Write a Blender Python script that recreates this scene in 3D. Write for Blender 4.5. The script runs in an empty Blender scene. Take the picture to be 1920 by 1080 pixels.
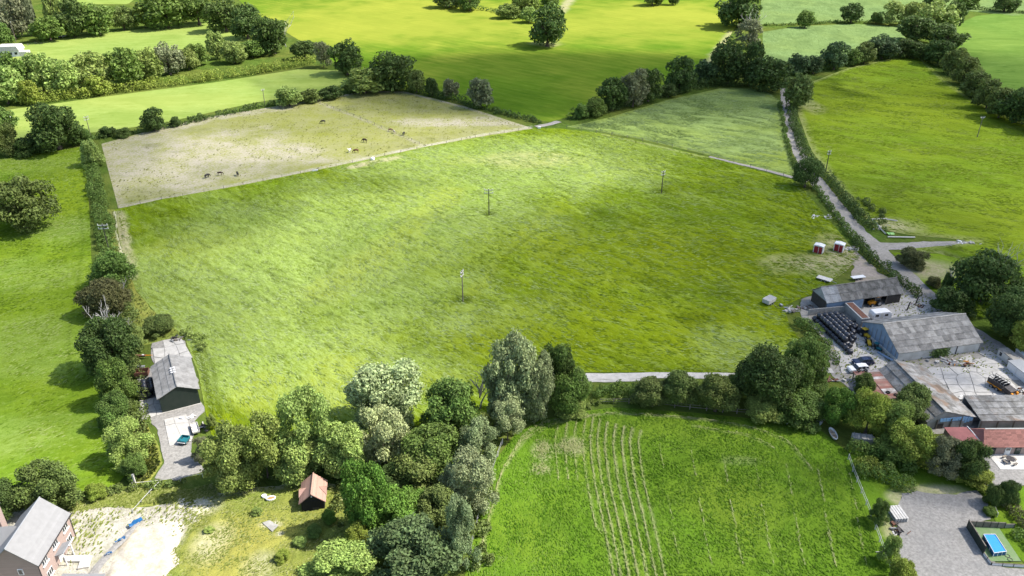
import bpy, bmesh, math, random
import numpy as np
from mathutils import Vector, Matrix, noise as mnoise
R = math.radians
sc = bpy.context.scene
col = sc.collection
random.seed(7)
RNG = np.random.default_rng(7)

# ------------------------------------------------------------------ camera
FPX, PITCH, CAMH = 1493.0, R(28.5), 94.0
cam = bpy.data.cameras.new('camera')
cam.sensor_width = 36.0
cam.lens = FPX / 1920 * 36
cam.clip_start = 1.0
cam.clip_end = 20000
camo = bpy.data.objects.new('camera', cam)
camo.location = (0, 0, CAMH)
camo.rotation_euler = (R(90) - PITCH, 0, 0)
col.objects.link(camo)
sc.camera = camo

# ------------------------------------------------------------------ sky, sun, exposure
SUN_EL, SUN_AZ = R(50), R(5)                      # azimuth measured from +X towards +Y
SUNV = Vector((math.cos(SUN_EL) * math.cos(SUN_AZ), math.cos(SUN_EL) * math.sin(SUN_AZ), math.sin(SUN_EL)))
w = bpy.data.worlds.new('World')
sc.world = w
w.use_nodes = True
wn = w.node_tree
sky = wn.nodes.new('ShaderNodeTexSky')
sky.sky_type = 'NISHITA'
sky.sun_disc = False
sky.sun_elevation = SUN_EL
sky.sun_rotation = R(90) - SUN_AZ
sky.dust_density = 1.5
wn.links.new(sky.outputs[0], wn.nodes['Background'].inputs[0])
wn.nodes['Background'].inputs[1].default_value = 0.142
sl = bpy.data.lights.new('sun', 'SUN')
sl.energy = 5.0
sl.angle = R(0.6)
sl.color = (1.0, 0.955, 0.88)
so = bpy.data.objects.new('sun', sl)
so.rotation_euler = (-SUNV).to_track_quat('-Z', 'Y').to_euler()
so.location = (200, 0, 300)
col.objects.link(so)
vs = sc.view_settings
vs.view_transform = 'Standard'
vs.look = 'None'
vs.gamma = 1
vs.exposure = 0.9
vs.use_curve_mapping = False
sc.cycles.max_bounces = 5
sc.cycles.diffuse_bounces = 2
sc.cycles.glossy_bounces = 2
sc.cycles.transmission_bounces = 2
sc.cycles.transparent_max_bounces = 8
sc.cycles.use_denoising = True

# ------------------------------------------------------------------ helpers
ST, CT = math.sin(PITCH), math.cos(PITCH)
def G(px, py, z=0.0):
    """ground point (at height z) that stands at a place of the photograph"""
    x = (px - 960) / FPX; y = -(py - 540) / FPX
    t = (z - CAMH) / (y * CT - ST)
    return Vector((x * t, (y * ST + CT) * t, z))
def SC(p):
    return FPX / (p.y * CT - (p.z - CAMH) * ST)
def link(o, parent=None):
    col.objects.link(o)
    if parent: o.parent = parent
    return o
def tag(o, label=None, cat=None, group=None, kind=None):
    for k, v in (('label', label), ('category', cat), ('group', group), ('kind', kind)):
        if v: o[k] = v
    return o
def thing(name, label, cat, loc=(0, 0, 0), rz=0.0, group=None):
    o = bpy.data.objects.new(name, None)
    o.empty_display_size = 0.5
    o.location = loc
    o.rotation_euler = (0, 0, rz)
    link(o)
    return tag(o, label, cat, group)
class MB:
    def __init__(s): s.v = []; s.f = []
    def add(s, vs, fs):
        n = len(s.v); s.v += [tuple(v) for v in vs]; s.f += [tuple(i + n for i in f) for f in fs]; return s
    def box(s, c, d, rz=0.0, tilt=None):
        m = Matrix.Rotation(rz, 3, 'Z')
        if tilt: m = m @ Matrix.Rotation(tilt[0], 3, 'X') @ Matrix.Rotation(tilt[1], 3, 'Y')
        vs = [Vector(c) + m @ Vector((sx * d[0] / 2, sy * d[1] / 2, sz * d[2] / 2)) for sz in (-1, 1) for sy in (-1, 1) for sx in (-1, 1)]
        return s.add(vs, [(0, 2, 3, 1), (4, 5, 7, 6), (0, 1, 5, 4), (2, 6, 7, 3), (0, 4, 6, 2), (1, 3, 7, 5)])
    def tube(s, pts, rad, n=6, cap=True):
        pts = [Vector(p) for p in pts]
        if not hasattr(rad, '__len__'): rad = [rad] * len(pts)
        rings = []
        for i, p in enumerate(pts):
            d = (pts[min(i + 1, len(pts) - 1)] - pts[max(i - 1, 0)]).normalized()
            a = d.cross(Vector((0, 0, 1)))
            if a.length < 1e-3: a = Vector((1, 0, 0))
            a.normalize(); b = d.cross(a)
            rings.append([p + (a * math.cos(2 * math.pi * k / n) + b * math.sin(2 * math.pi * k / n)) * rad[i] for k in range(n)])
        vs = [v for r in rings for v in r]
        fs = [(i * n + k, i * n + (k + 1) % n, (i + 1) * n + (k + 1) % n, (i + 1) * n + k) for i in range(len(pts) - 1) for k in range(n)]
        if cap: fs += [tuple(range(n))[::-1], tuple((len(pts) - 1) * n + k for k in range(n))]
        return s.add(vs, fs)
    def prism(s, poly, y0, y1, axis='y'):
        """poly in (x,z), extruded along y"""
        n = len(poly)
        vs = [(x, y0, z) for x, z in poly] + [(x, y1, z) for x, z in poly]
        fs = [tuple(range(n)), tuple(range(2 * n - 1, n - 1, -1))] + [(i, i + n, (i + 1) % n + n, (i + 1) % n) for i in range(n)]
        return s.add(vs, fs)
    def mesh(s, name, smooth=False):
        me = bpy.data.meshes.new(name)
        me.from_pydata(s.v, [], s.f)
        bm = bmesh.new(); bm.from_mesh(me); bmesh.ops.recalc_face_normals(bm, faces=bm.faces); bm.to_mesh(me); bm.free()
        if smooth: me.polygons.foreach_set('use_smooth', [True] * len(me.polygons))
        return me
    def build(s, name, mat, parent=None, smooth=False, bevel=0.0):
        me = s.mesh(name, smooth)
        me.materials.append(mat)
        o = bpy.data.objects.new(name, me)
        link(o, parent)
        if bevel:
            b = o.modifiers.new('bevel', 'BEVEL'); b.width = bevel; b.segments = 2; b.limit_method = 'ANGLE'
        return o
def part(name, me, parent, loc=(0, 0, 0), rot=(0, 0, 0), scale=(1, 1, 1)):
    o = bpy.data.objects.new(name, me)
    o.location = loc; o.rotation_euler = rot; o.scale = scale
    return link(o, parent)
def np_mesh(name, V, F, mat, smooth=False):
    """V (n,3); F (m,k) with one k"""
    me = bpy.data.meshes.new(name)
    k = F.shape[1]
    me.vertices.add(len(V)); me.vertices.foreach_set('co', np.ascontiguousarray(V, dtype=np.float32).ravel())
    me.loops.add(F.size); me.loops.foreach_set('vertex_index', np.ascontiguousarray(F, dtype=np.int32).ravel())
    me.polygons.add(len(F)); me.polygons.foreach_set('loop_start', np.arange(0, F.size, k, dtype=np.int32))
    me.polygons.foreach_set('use_smooth', np.full(len(F), smooth))
    me.materials.append(mat)
    me.update(calc_edges=True)
    return me
def copy_tree(o, parent=None):
    c = o.copy(); col.objects.link(c); c.parent = parent
    for ch in list(o.children): copy_tree(ch, c)
    return c
ORD = ['first', 'second', 'third', 'fourth', 'fifth', 'sixth', 'seventh', 'eighth', 'ninth', 'tenth', 'eleventh', 'twelfth', 'thirteenth', 'fourteenth', 'fifteenth', 'sixteenth', 'seventeenth', 'eighteenth', 'nineteenth', 'twentieth', 'twenty-first', 'twenty-second', 'twenty-third', 'twenty-fourth', 'twenty-fifth']

# lattice value noise in numpy
_LAT = RNG.random((257, 257))
def vnoise(x, y):
    xi = np.floor(x).astype(int); yi = np.floor(y).astype(int)
    fx = x - xi; fy = y - yi
    fx = fx * fx * (3 - 2 * fx); fy = fy * fy * (3 - 2 * fy)
    a = _LAT[xi & 255, yi & 255]; b = _LAT[(xi + 1) & 255, yi & 255]
    c = _LAT[xi & 255, (yi + 1) & 255]; d = _LAT[(xi + 1) & 255, (yi + 1) & 255]
    return (a * (1 - fx) + b * fx) * (1 - fy) + (c * (1 - fx) + d * fx) * fy
def fbm(x, y, o=3):
    s = 0; a = 0.5; t = 0
    for i in range(o):
        s = s + a * vnoise(x * 2 ** i + 17 * i, y * 2 ** i + 31 * i); t += a; a *= 0.5
    return s / t

# ------------------------------------------------------------------ material helpers
def new_mat(name):
    m = bpy.data.materials.new(name); m.use_nodes = True
    return m, m.node_tree, m.node_tree.nodes['Principled BSDF']
def nd(nt, typ, ins=None, **props):
    n = nt.nodes.new(typ)
    for k, v in props.items(): setattr(n, k, v)
    for k, v in (ins or {}).items():
        if isinstance(v, bpy.types.NodeSocket): nt.links.new(v, n.inputs[k])
        else: n.inputs[k].default_value = v
    return n
def ramp(nt, fac, stops, interp='LINEAR'):
    n = nt.nodes.new('ShaderNodeValToRGB'); n.color_ramp.interpolation = interp
    el = n.color_ramp.elements
    while len(el) < len(stops): el.new(0.5)
    for e, (p, c) in zip(el, stops):
        e.position = p; e.color = (*c, 1) if hasattr(c, '__len__') else (c, c, c, 1)
    nt.links.new(fac, n.inputs[0]); return n.outputs[0]
def mixc(nt, fac, a, b, mode='MIX'):
    n = nt.nodes.new('ShaderNodeMix'); n.data_type = 'RGBA'; n.blend_type = mode
    for i, v in ((0, fac), (6, a), (7, b)):
        if isinstance(v, bpy.types.NodeSocket): nt.links.new(v, n.inputs[i])
        else: n.inputs[i].default_value = (*v, 1) if hasattr(v, '__len__') and len(v) == 3 else v
    return n.outputs[2]
def mth(nt, op, a, b=0.0):
    n = nt.nodes.new('ShaderNodeMath'); n.operation = op
    for i, v in ((0, a), (1, b)):
        if isinstance(v, bpy.types.NodeSocket): nt.links.new(v, n.inputs[i])
        else: n.inputs[i].default_value = v
    return n.outputs[0]
def wpos(nt): return nt.nodes.new('ShaderNodeNewGeometry').outputs['Position']
def noise(nt, vec, scale, detail=3, rough=0.55, rot=None, stretch=None, dist=0.0):
    if rot is not None or stretch is not None:
        m = nt.nodes.new('ShaderNodeMapping'); m.vector_type = 'TEXTURE'
        m.inputs['Rotation'].default_value = (0, 0, rot or 0)
        m.inputs['Scale'].default_value = stretch or (1, 1, 1)
        nt.links.new(vec, m.inputs[0]); vec = m.outputs[0]
    n = nd(nt, 'ShaderNodeTexNoise', {'Scale': scale, 'Detail': detail, 'Roughness': rough, 'Distortion': dist})
    nt.links.new(vec, n.inputs['Vector'])
    return n.outputs['Fac']
def simple(name, c, rough=0.6, metal=0.0, var=0.25, scale=1.5, bump=0.0, objcol=False, spec=0.3, c2=None, rand=0.0):
    """a paint or stuff with blotchy wear: c towards c2"""
    m, nt, b = new_mat(name)
    tc = nt.nodes.new('ShaderNodeTexCoord').outputs['Object']
    f = noise(nt, tc, scale, 5, 0.6)
    base = c
    if objcol or rand:
        oi = nt.nodes.new('ShaderNodeObjectInfo')
        if objcol: base = oi.outputs['Color']
    c2 = c2 or tuple(x * 0.55 for x in c)
    ff = ramp(nt, f, [(0.35, 0.0), (0.7, 1.0)])
    if objcol: out = mixc(nt, mth(nt, 'MULTIPLY', ff, var), base, (0.12, 0.11, 0.1))
    else: out = mixc(nt, mth(nt, 'MULTIPLY', ff, var * 2), base, c2)
    if rand:
        v = nd(nt, 'ShaderNodeMapRange', {0: oi.outputs['Random'], 3: 1 - rand, 4: 1 + rand}).outputs[0]
        out = mixc(nt, 1.0, out, nd(nt, 'ShaderNodeCombineColor', {0: v, 1: v, 2: v}).outputs[0], 'MULTIPLY')
    nt.links.new(out, b.inputs['Base Color'])
    b.inputs['Roughness'].default_value = rough; b.inputs['Metallic'].default_value = metal
    b.inputs['Specular IOR Level'].default_value = spec
    if bump:
        bn = nd(nt, 'ShaderNodeBump', {'Strength': bump, 'Distance': 0.05}); nt.links.new(f, bn.inputs['Height'])
        nt.links.new(bn.outputs[0], b.inputs['Normal'])
    return m

# ------------------------------------------------------------------ field materials
def grass_mat(name, dark, mid, light, yel, patch=0.02, rot=-0.9, st=(3.0, 0.8), fine=1.0, bump=0.5, wear=(0.42, 0.36, 0.24), dens=0.5, rows=None, wearcut=0.5, wearmul=2.4, sweep=0.0):
    m, nt, b = new_mat(name)
    p = wpos(nt)
    pa = noise(nt, p, patch, 4, 0.6, dist=0.6)
    pb = noise(nt, p, patch * 4.5, 4, 0.6, rot, (1.8, 1, 1), 0.8)
    f1 = noise(nt, p, fine, 4, 0.65, rot, (st[0], st[1], 1), 0.9)
    f2 = noise(nt, p, fine * 3.1, 3, 0.7, rot + 0.25, (st[0] * 0.8, st[1], 1), 0.5)
    f = mth(nt, 'ADD', mth(nt, 'MULTIPLY', f1, 0.6), mth(nt, 'MULTIPLY', f2, 0.4))
    c = ramp(nt, f, [(0.36, dark), (0.48, mid), (0.56, mid), (0.68, light)])
    c = mixc(nt, ramp(nt, pa, [(0.40, 0.0), (0.62, 0.75)]), c, mixc(nt, 0.55, c, yel))
    c = mixc(nt, ramp(nt, pb, [(0.45, 0.0), (0.66, 0.85)]), c, mixc(nt, 0.62, c, dark))
    if sweep:
        s1 = noise(nt, p, 0.22, 4, 0.6, rot + 0.2, (7.0, 0.9, 1), 1.6)
        s2 = noise(nt, p, 0.5, 3, 0.6, rot - 0.25, (6.0, 0.7, 1), 1.2)
        sw = mth(nt, 'ADD', mth(nt, 'MULTIPLY', s1, 0.6), mth(nt, 'MULTIPLY', s2, 0.4))
        c = mixc(nt, ramp(nt, sw, [(0.38, sweep), (0.49, 0.0)]), c, mixc(nt, 0.6, c, dark))
        c = mixc(nt, ramp(nt, sw, [(0.52, 0.0), (0.64, sweep)]), c, mixc(nt, 0.45, c, light))
    if rows:
        wv = nd(nt, 'ShaderNodeTexWave', {'Scale': rows[0], 'Distortion': 4.0, 'Detail': 3.0, 'Detail Scale': 0.25}, wave_type='BANDS')
        mp = nt.nodes.new('ShaderNodeMapping'); mp.inputs['Rotation'].default_value = (0, 0, rows[1])
        nt.links.new(p, mp.inputs[0]); nt.links.new(mp.outputs[0], wv.inputs['Vector'])
        c = mixc(nt, mth(nt, 'MULTIPLY', wv.outputs['Fac'], rows[2]), c, rows[3])
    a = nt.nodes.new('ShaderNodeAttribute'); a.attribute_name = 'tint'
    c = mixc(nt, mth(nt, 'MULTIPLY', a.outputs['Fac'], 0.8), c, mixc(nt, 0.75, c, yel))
    a = nt.nodes.new('ShaderNodeAttribute'); a.attribute_name = 'pale'
    c = mixc(nt, mth(nt, 'MULTIPLY', a.outputs['Fac'], ramp(nt, f, [(0.40, 0.15), (0.56, 1.0)])), c, mixc(nt, 0.65, c, tuple(x * 0.95 for x in light)))
    a = nt.nodes.new('ShaderNodeAttribute'); a.attribute_name = 'wear'
    wf = mth(nt, 'ADD', mth(nt, 'MULTIPLY', noise(nt, p, 1.3, 4, 0.7), 0.6), mth(nt, 'MULTIPLY', noise(nt, p, 0.16, 4, 0.65), 0.4))
    ww = mth(nt, 'MULTIPLY', a.outputs['Fac'], mth(nt, 'ADD', mth(nt, 'MULTIPLY', wf, wearmul), -wearcut))
    wwc = nd(nt, 'ShaderNodeClamp', {0: ww}).outputs[0]
    wc = mixc(nt, noise(nt, p, 3.0, 3), tuple(x * 0.7 for x in wear), tuple(min(1, x * 1.2) for x in wear))
    c = mixc(nt, wwc, c, wc)
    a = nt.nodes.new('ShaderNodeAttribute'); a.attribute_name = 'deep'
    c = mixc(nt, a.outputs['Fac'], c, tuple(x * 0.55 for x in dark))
    nt.links.new(c, b.inputs['Base Color'])
    b.inputs['Roughness'].default_value = 0.95; b.inputs['Specular IOR Level'].default_value = 0.0
    bn = nd(nt, 'ShaderNodeBump', {'Strength': bump, 'Distance': 0.6}); nt.links.new(f, bn.inputs['Height'])
    nt.links.new(bn.outputs[0], b.inputs['Normal'])
    return m
M = {}
M['ground'] = grass_mat('ground_rough', (0.035, 0.06, 0.012), (0.075, 0.12, 0.02), (0.16, 0.19, 0.06), (0.17, 0.16, 0.04), patch=0.04, fine=0.7)
M['meadow'] = grass_mat('meadow_grass', (0.065, 0.105, 0.006), (0.128, 0.195, 0.009), (0.29, 0.37, 0.12), (0.205, 0.235, 0.006), patch=0.022, rot=-0.75, st=(2.4, 0.8), fine=1.5, bump=0.6, sweep=0.75)
M['paddock'] = grass_mat('paddock_turf', (0.12, 0.14, 0.02), (0.19, 0.20, 0.045), (0.27, 0.26, 0.11), (0.19, 0.21, 0.016), patch=0.03, rot=0.3, st=(1.6, 1), fine=0.8, bump=0.3, wear=(0.335, 0.305, 0.235), wearcut=1.6, wearmul=4.6)
M['crop'] = grass_mat('pale_grass', (0.11, 0.16, 0.04), (0.205, 0.275, 0.085), (0.34, 0.42, 0.20), (0.20, 0.25, 0.035), patch=0.03, rot=-0.5, st=(2.4, 0.9), fine=0.9, bump=0.6)
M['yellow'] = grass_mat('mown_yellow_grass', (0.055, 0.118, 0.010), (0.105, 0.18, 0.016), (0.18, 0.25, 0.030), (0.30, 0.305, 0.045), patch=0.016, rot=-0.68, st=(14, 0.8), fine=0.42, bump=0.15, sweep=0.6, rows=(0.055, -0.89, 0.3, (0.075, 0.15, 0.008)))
M['right'] = grass_mat('right_field_grass', (0.075, 0.12, 0.008), (0.135, 0.215, 0.016), (0.225, 0.285, 0.07), (0.195, 0.235, 0.016), patch=0.022, rot=-0.55, st=(3.0, 0.9), fine=0.55, bump=0.5, sweep=0.5)
M['farright'] = grass_mat('far_pasture', (0.06, 0.12, 0.02), (0.11, 0.185, 0.035), (0.17, 0.25, 0.07), (0.16, 0.22, 0.045), patch=0.01, rot=-0.2, st=(4, 1), fine=0.3, bump=0.1)
M['maize'] = grass_mat('maize_rows', (0.08, 0.12, 0.04), (0.16, 0.23, 0.08), (0.25, 0.33, 0.15), (0.2, 0.26, 0.07), patch=0.02, rot=1.4, st=(3, 0.8), fine=0.5, bump=0.3, rows=(0.55, 0.22, 0.5, (0.07, 0.12, 0.04)))
M['palegreen'] = grass_mat('pale_pasture', (0.14, 0.205, 0.035), (0.205, 0.275, 0.065), (0.28, 0.345, 0.11), (0.29, 0.32, 0.08), patch=0.015, rot=0.1, st=(3, 1), fine=0.4, bump=0.12)
M['left'] = grass_mat('left_pasture_grass', (0.065, 0.12, 0.010), (0.12, 0.20, 0.016), (0.23, 0.31, 0.075), (0.19, 0.24, 0.012), patch=0.035, rot=0.4, st=(1.7, 1), fine=0.8, bump=0.4, sweep=0.4)
M['near'] = grass_mat('cut_field_grass', (0.052, 0.108, 0.010), (0.095, 0.18, 0.014), (0.16, 0.255, 0.045), (0.155, 0.21, 0.022), patch=0.05, rot=1.7, st=(1.6, 1), fine=1.6, bump=0.35, wear=(0.40, 0.37, 0.22), wearcut=0.35)
M['rough'] = grass_mat('rough_garden', (0.085, 0.115, 0.022), (0.18, 0.22, 0.045), (0.30, 0.32, 0.12), (0.33, 0.29, 0.07), patch=0.09, rot=0.7, st=(1.2, 1), fine=1.3, bump=0.6, wear=(0.62, 0.57, 0.48), wearcut=0.4)
def gravel_mat(name, c, c2, scale=2.5, bump=0.3, dirt=(0.2, 0.18, 0.15), dirtf=0.5, patch=0.25):
    m, nt, b = new_mat(name)
    p = wpos(nt)
    f = noise(nt, p, scale, 6, 0.75); g = noise(nt, p, patch, 5, 0.65, dist=0.5)
    cc = ramp(nt, f, [(0.3, c2), (0.65, c)])
    cc = mixc(nt, mth(nt, 'MULTIPLY', ramp(nt, g, [(0.48, 0.0), (0.72, 1.0)]), dirtf), cc, dirt)
    nt.links.new(cc, b.inputs['Base Color']); b.inputs['Roughness'].default_value = 0.9; b.inputs['Specular IOR Level'].default_value = 0.15
    bn = nd(nt, 'ShaderNodeBump', {'Strength': bump, 'Distance': 0.1}); nt.links.new(f, bn.inputs['Height']); nt.links.new(bn.outputs[0], b.inputs['Normal'])
    return m
M['track'] = gravel_mat('track_gravel', (0.34, 0.315, 0.28), (0.19, 0.178, 0.155), 1.6, dirt=(0.20, 0.19, 0.15), dirtf=0.6)
M['gravel'] = gravel_mat('grey_gravel', (0.32, 0.305, 0.28), (0.155, 0.147, 0.133), 2.2, dirt=(0.19, 0.185, 0.175), dirtf=0.6, patch=0.18)
M['yard'] = gravel_mat('yard_ground', (0.31, 0.295, 0.265), (0.17, 0.16, 0.14), 1.2, dirt=(0.15, 0.145, 0.12), dirtf=0.8, patch=0.3)
M['slab'] = gravel_mat('old_concrete', (0.47, 0.45, 0.415), (0.33, 0.315, 0.285), 0.8, dirt=(0.30, 0.29, 0.26), dirtf=0.6, patch=0.5, bump=0.1)
M['chalk'] = gravel_mat('chalk_sand', (0.54, 0.495, 0.41), (0.33, 0.285, 0.21), 0.9, bump=0.6, dirt=(0.36, 0.29, 0.19), dirtf=0.6, patch=0.22)
M['rubble'] = gravel_mat('chalk_rubble', (0.46, 0.43, 0.37), (0.25, 0.24, 0.18), 1.6, bump=0.8, dirt=(0.19, 0.19, 0.07), dirtf=0.75, patch=0.35)
M['dirt'] = gravel_mat('pink_dirt', (0.36, 0.31, 0.26), (0.24, 0.20, 0.16), 1.2, dirt=(0.14, 0.16, 0.05), dirtf=0.5)

# ------------------------------------------------------------------ ground and fields
gm = MB().add([(-6000, -3000, 0), (6000, -3000, 0), (6000, 9000, 0), (-6000, 9000, 0)], [(0, 1, 2, 3)])
tag(gm.build('ground', M['ground']), 'rough green ground between the fields and under the hedges', None, None, 'structure')
def inside(P, x, y):
    r = np.zeros(x.shape, bool); n = len(P)
    for i in range(n):
        x0, y0 = P[i]; x1, y1 = P[(i + 1) % n]
        if y0 == y1: continue
        c = ((y0 > y) != (y1 > y)) & (x < (x1 - x0) * (y - y0) / (y1 - y0) + x0)
        r ^= c
    return r
def seg_near(P, x, y, closed=True):
    bd = np.full(x.shape, 1e18); bx = x.copy(); by = y.copy(); n = len(P)
    for i in range(n if closed else n - 1):
        x0, y0 = P[i]; x1, y1 = P[(i + 1) % n]
        dx, dy = x1 - x0, y1 - y0; L = dx * dx + dy * dy + 1e-9
        t = np.clip(((x - x0) * dx + (y - y0) * dy) / L, 0, 1)
        qx, qy = x0 + t * dx, y0 + t * dy; d = (x - qx) ** 2 + (y - qy) ** 2
        k = d < bd; bd[k] = d[k]; bx[k] = qx[k]; by[k] = qy[k]
    return np.sqrt(bd), bx, by
def px2w(pts): return [tuple(G(*p)[:2]) for p in pts]
def ragged(P, amp):
    out = []
    for i in range(len(P)):
        (x0, y0), (x1, y1) = P[i], P[(i + 1) % len(P)]; L = math.hypot(x1 - x0, y1 - y0); k = max(1, int(L / 1.1)); nx, ny = -(y1 - y0) / (L + 1e-9), (x1 - x0) / (L + 1e-9)
        for j in range(k):
            x, y = x0 + (x1 - x0) * j / k, y0 + (y1 - y0) * j / k
            d = amp * 2.4 * (float(fbm(np.array([x * 0.33 + 50]), np.array([y * 0.33 + 9]), 3)[0]) - 0.5) + amp * 0.3 * (random.random() - 0.5)
            out.append((x + nx * d, y + ny * d))
    return out
FIELDS = {}
PALE = [('e', (540, 520), 58, 48, 1.0), ('e', (470, 640), 40, 26, 0.9), ('e', (720, 400), 60, 34, 0.85), ('e', (960, 310), 60, 34, 0.95), ('e', (600, 690), 30, 18, 0.9), ('e', (860, 350), 30, 24, 0.8), ('e', (760, 480), 26, 26, 0.8), ('e', (1400, 660), 12, 10, 0.7), ('e', (900, 590), 14, 10, 0.5), ('e', (1100, 270), 40, 14, 0.6)]
def field(name, label, pix, s, mat, amp=0.3, base=0.05, hs=0.25, ang=-0.75, st=2.5, wear=(), tint=(), deep=(), pale=(), world=False, rag=0.0):
    P = pix if world else px2w(pix)
    if rag: P = ragged(P, rag)
    a = np.array(P); lo = a.min(0) - s; hi = a.max(0) + s
    nx = int((hi[0] - lo[0]) / s) + 1; ny = int((hi[1] - lo[1]) / s) + 1
    X, Y = np.meshgrid(lo[0] + np.arange(nx) * s, lo[1] + np.arange(ny) * s, indexing='ij')
    X = X + (RNG.random(X.shape) - 0.5) * s * 0.35; Y = Y + (RNG.random(X.shape) - 0.5) * s * 0.35
    I = inside(P, X, Y)
    cell = I[:-1, :-1] | I[1:, :-1] | I[:-1, 1:] | I[1:, 1:]
    used = np.zeros(X.shape, bool)
    used[:-1, :-1] |= cell; used[1:, :-1] |= cell; used[:-1, 1:] |= cell; used[1:, 1:] |= cell
    D, bx, by = seg_near(P, X, Y)
    out = used & ~I
    X[out] = bx[out]; Y[out] = by[out]; D[out] = 0
    c, sn = math.cos(ang), math.sin(ang)
    U = (X * c + Y * sn) / st; V = -X * sn + Y * c
    Hh = fbm(U * hs, V * hs, 4)
    Z = base + amp * (Hh - 0.2).clip(0) * np.clip(D / 1.5, 0.05, 1)
    idx = -np.ones(X.shape, int); idx[used] = np.arange(used.sum())
    ii, jj = np.nonzero(cell)
    Fc = np.stack([idx[ii, jj], idx[ii + 1, jj], idx[ii + 1, jj + 1], idx[ii, jj + 1]], 1)
    x, y = X[used], Y[used]
    att = {}
    for an, items in (('wear', wear), ('tint', tint), ('deep', deep), ('pale', pale)):
        v = np.zeros(x.shape)
        for it in items:
            if it[0] == 'l':      # polyline in photo points, width m, strength
                d, _, _ = seg_near(px2w(it[1]), x, y, False); wd = it[2] * (0.6 + 0.8 * vnoise(x * 0.35, y * 0.35))
                v = np.maximum(v, it[3] * np.clip(1.6 - 1.6 * d / wd, 0, 1))
            elif it[0] == 'e':    # ellipse centre photo point, radii m, strength
                g = G(*it[1]); d = np.sqrt(((x - g.x) / it[2]) ** 2 + ((y - g.y) / it[3]) ** 2) + (fbm(x * 0.09, y * 0.09) - 0.5) * 0.9
                v = np.maximum(v, it[4] * np.clip(1.8 - 1.5 * d, 0, 1))
            elif it[0] == 'all': v = np.maximum(v, it[1])
            elif it[0] == 'edge':
                v = np.maximum(v, it[2] * np.clip(1.5 - 1.5 * D[used] / it[1], 0, 1))
        att[an] = v
        if an == 'deep': Z[used] -= 0.0
    V3 = np.stack([x, y, Z[used]], 1)
    me = np_mesh(name, V3, Fc, mat, True)
    for an, v in att.items():
        me.attributes.new(an, 'FLOAT', 'POINT').data.foreach_set('value', v.astype(np.float32))
    o = link(bpy.data.objects.new(name, me))
    tag(o, label, None, None, 'structure')
    FIELDS[name] = P
    return o
MLINES = [('l', [(1150 + 36 * k, 428 + 5 * k), (1255 + 38 * k, 495 + 5 * k), (1330 + 40 * k, 556 + 4 * k)], 0.55, 0.22 + 0.1 * (k % 3)) for k in range(7)]
MLINES += [('l', [(425 + 24 * k, 356 - 5 * k), (450 + 25 * k, 385 - 4 * k), (500 + 26 * k, 410 - 3 * k)], 0.5, 0.25 + 0.1 * (k % 2)) for k in range(12)]
MLINES += [('l', [(260 + 30 * k, 470 + 20 * (k % 3)), (300 + 32 * k, 505 + 20 * (k % 3)), (350 + 34 * k, 530 + 22 * (k % 3))], 0.5, 0.3) for k in range(9)]
MLINES += [('l', [(700 + 60 * k, 620 + 6 * k), (780 + 60 * k, 630 + 3 * k), (880 + 60 * k, 628 + 2 * k)], 0.45, 0.2) for k in range(7)]
_r = random.Random(40)
for _k in range(80):
    _x = _r.uniform(280, 1000); _y = _r.uniform(330, 690)
    if _x > 800 and _y > 480: continue
    _l = _r.uniform(8, 26); MLINES.append(('l', [(_x, _y), (_x + _l, _y + _l * _r.uniform(0.25, 0.75))], _r.uniform(0.4, 0.75), _r.uniform(0.3, 0.6)))
MEADOW = [(216, 393), (300, 374), (440, 350), (600, 318), (700, 297), (800, 275), (900, 257), (1000, 241), (1050, 241), (1130, 251), (1200, 265), (1330, 295), (1400, 314), (1488, 338), (1510, 358), (1545, 402), (1590, 455), (1612, 480), (1590, 505), (1540, 545), (1500, 560), (1470, 575), (1480, 610), (1500, 640), (1500, 697), (1300, 698), (1090, 698), (1020, 730), (900, 790), (760, 800), (640, 810), (500, 830), (400, 830), (385, 770), (372, 700), (345, 630), (295, 590), (255, 545), (238, 500), (224, 450)]
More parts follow.
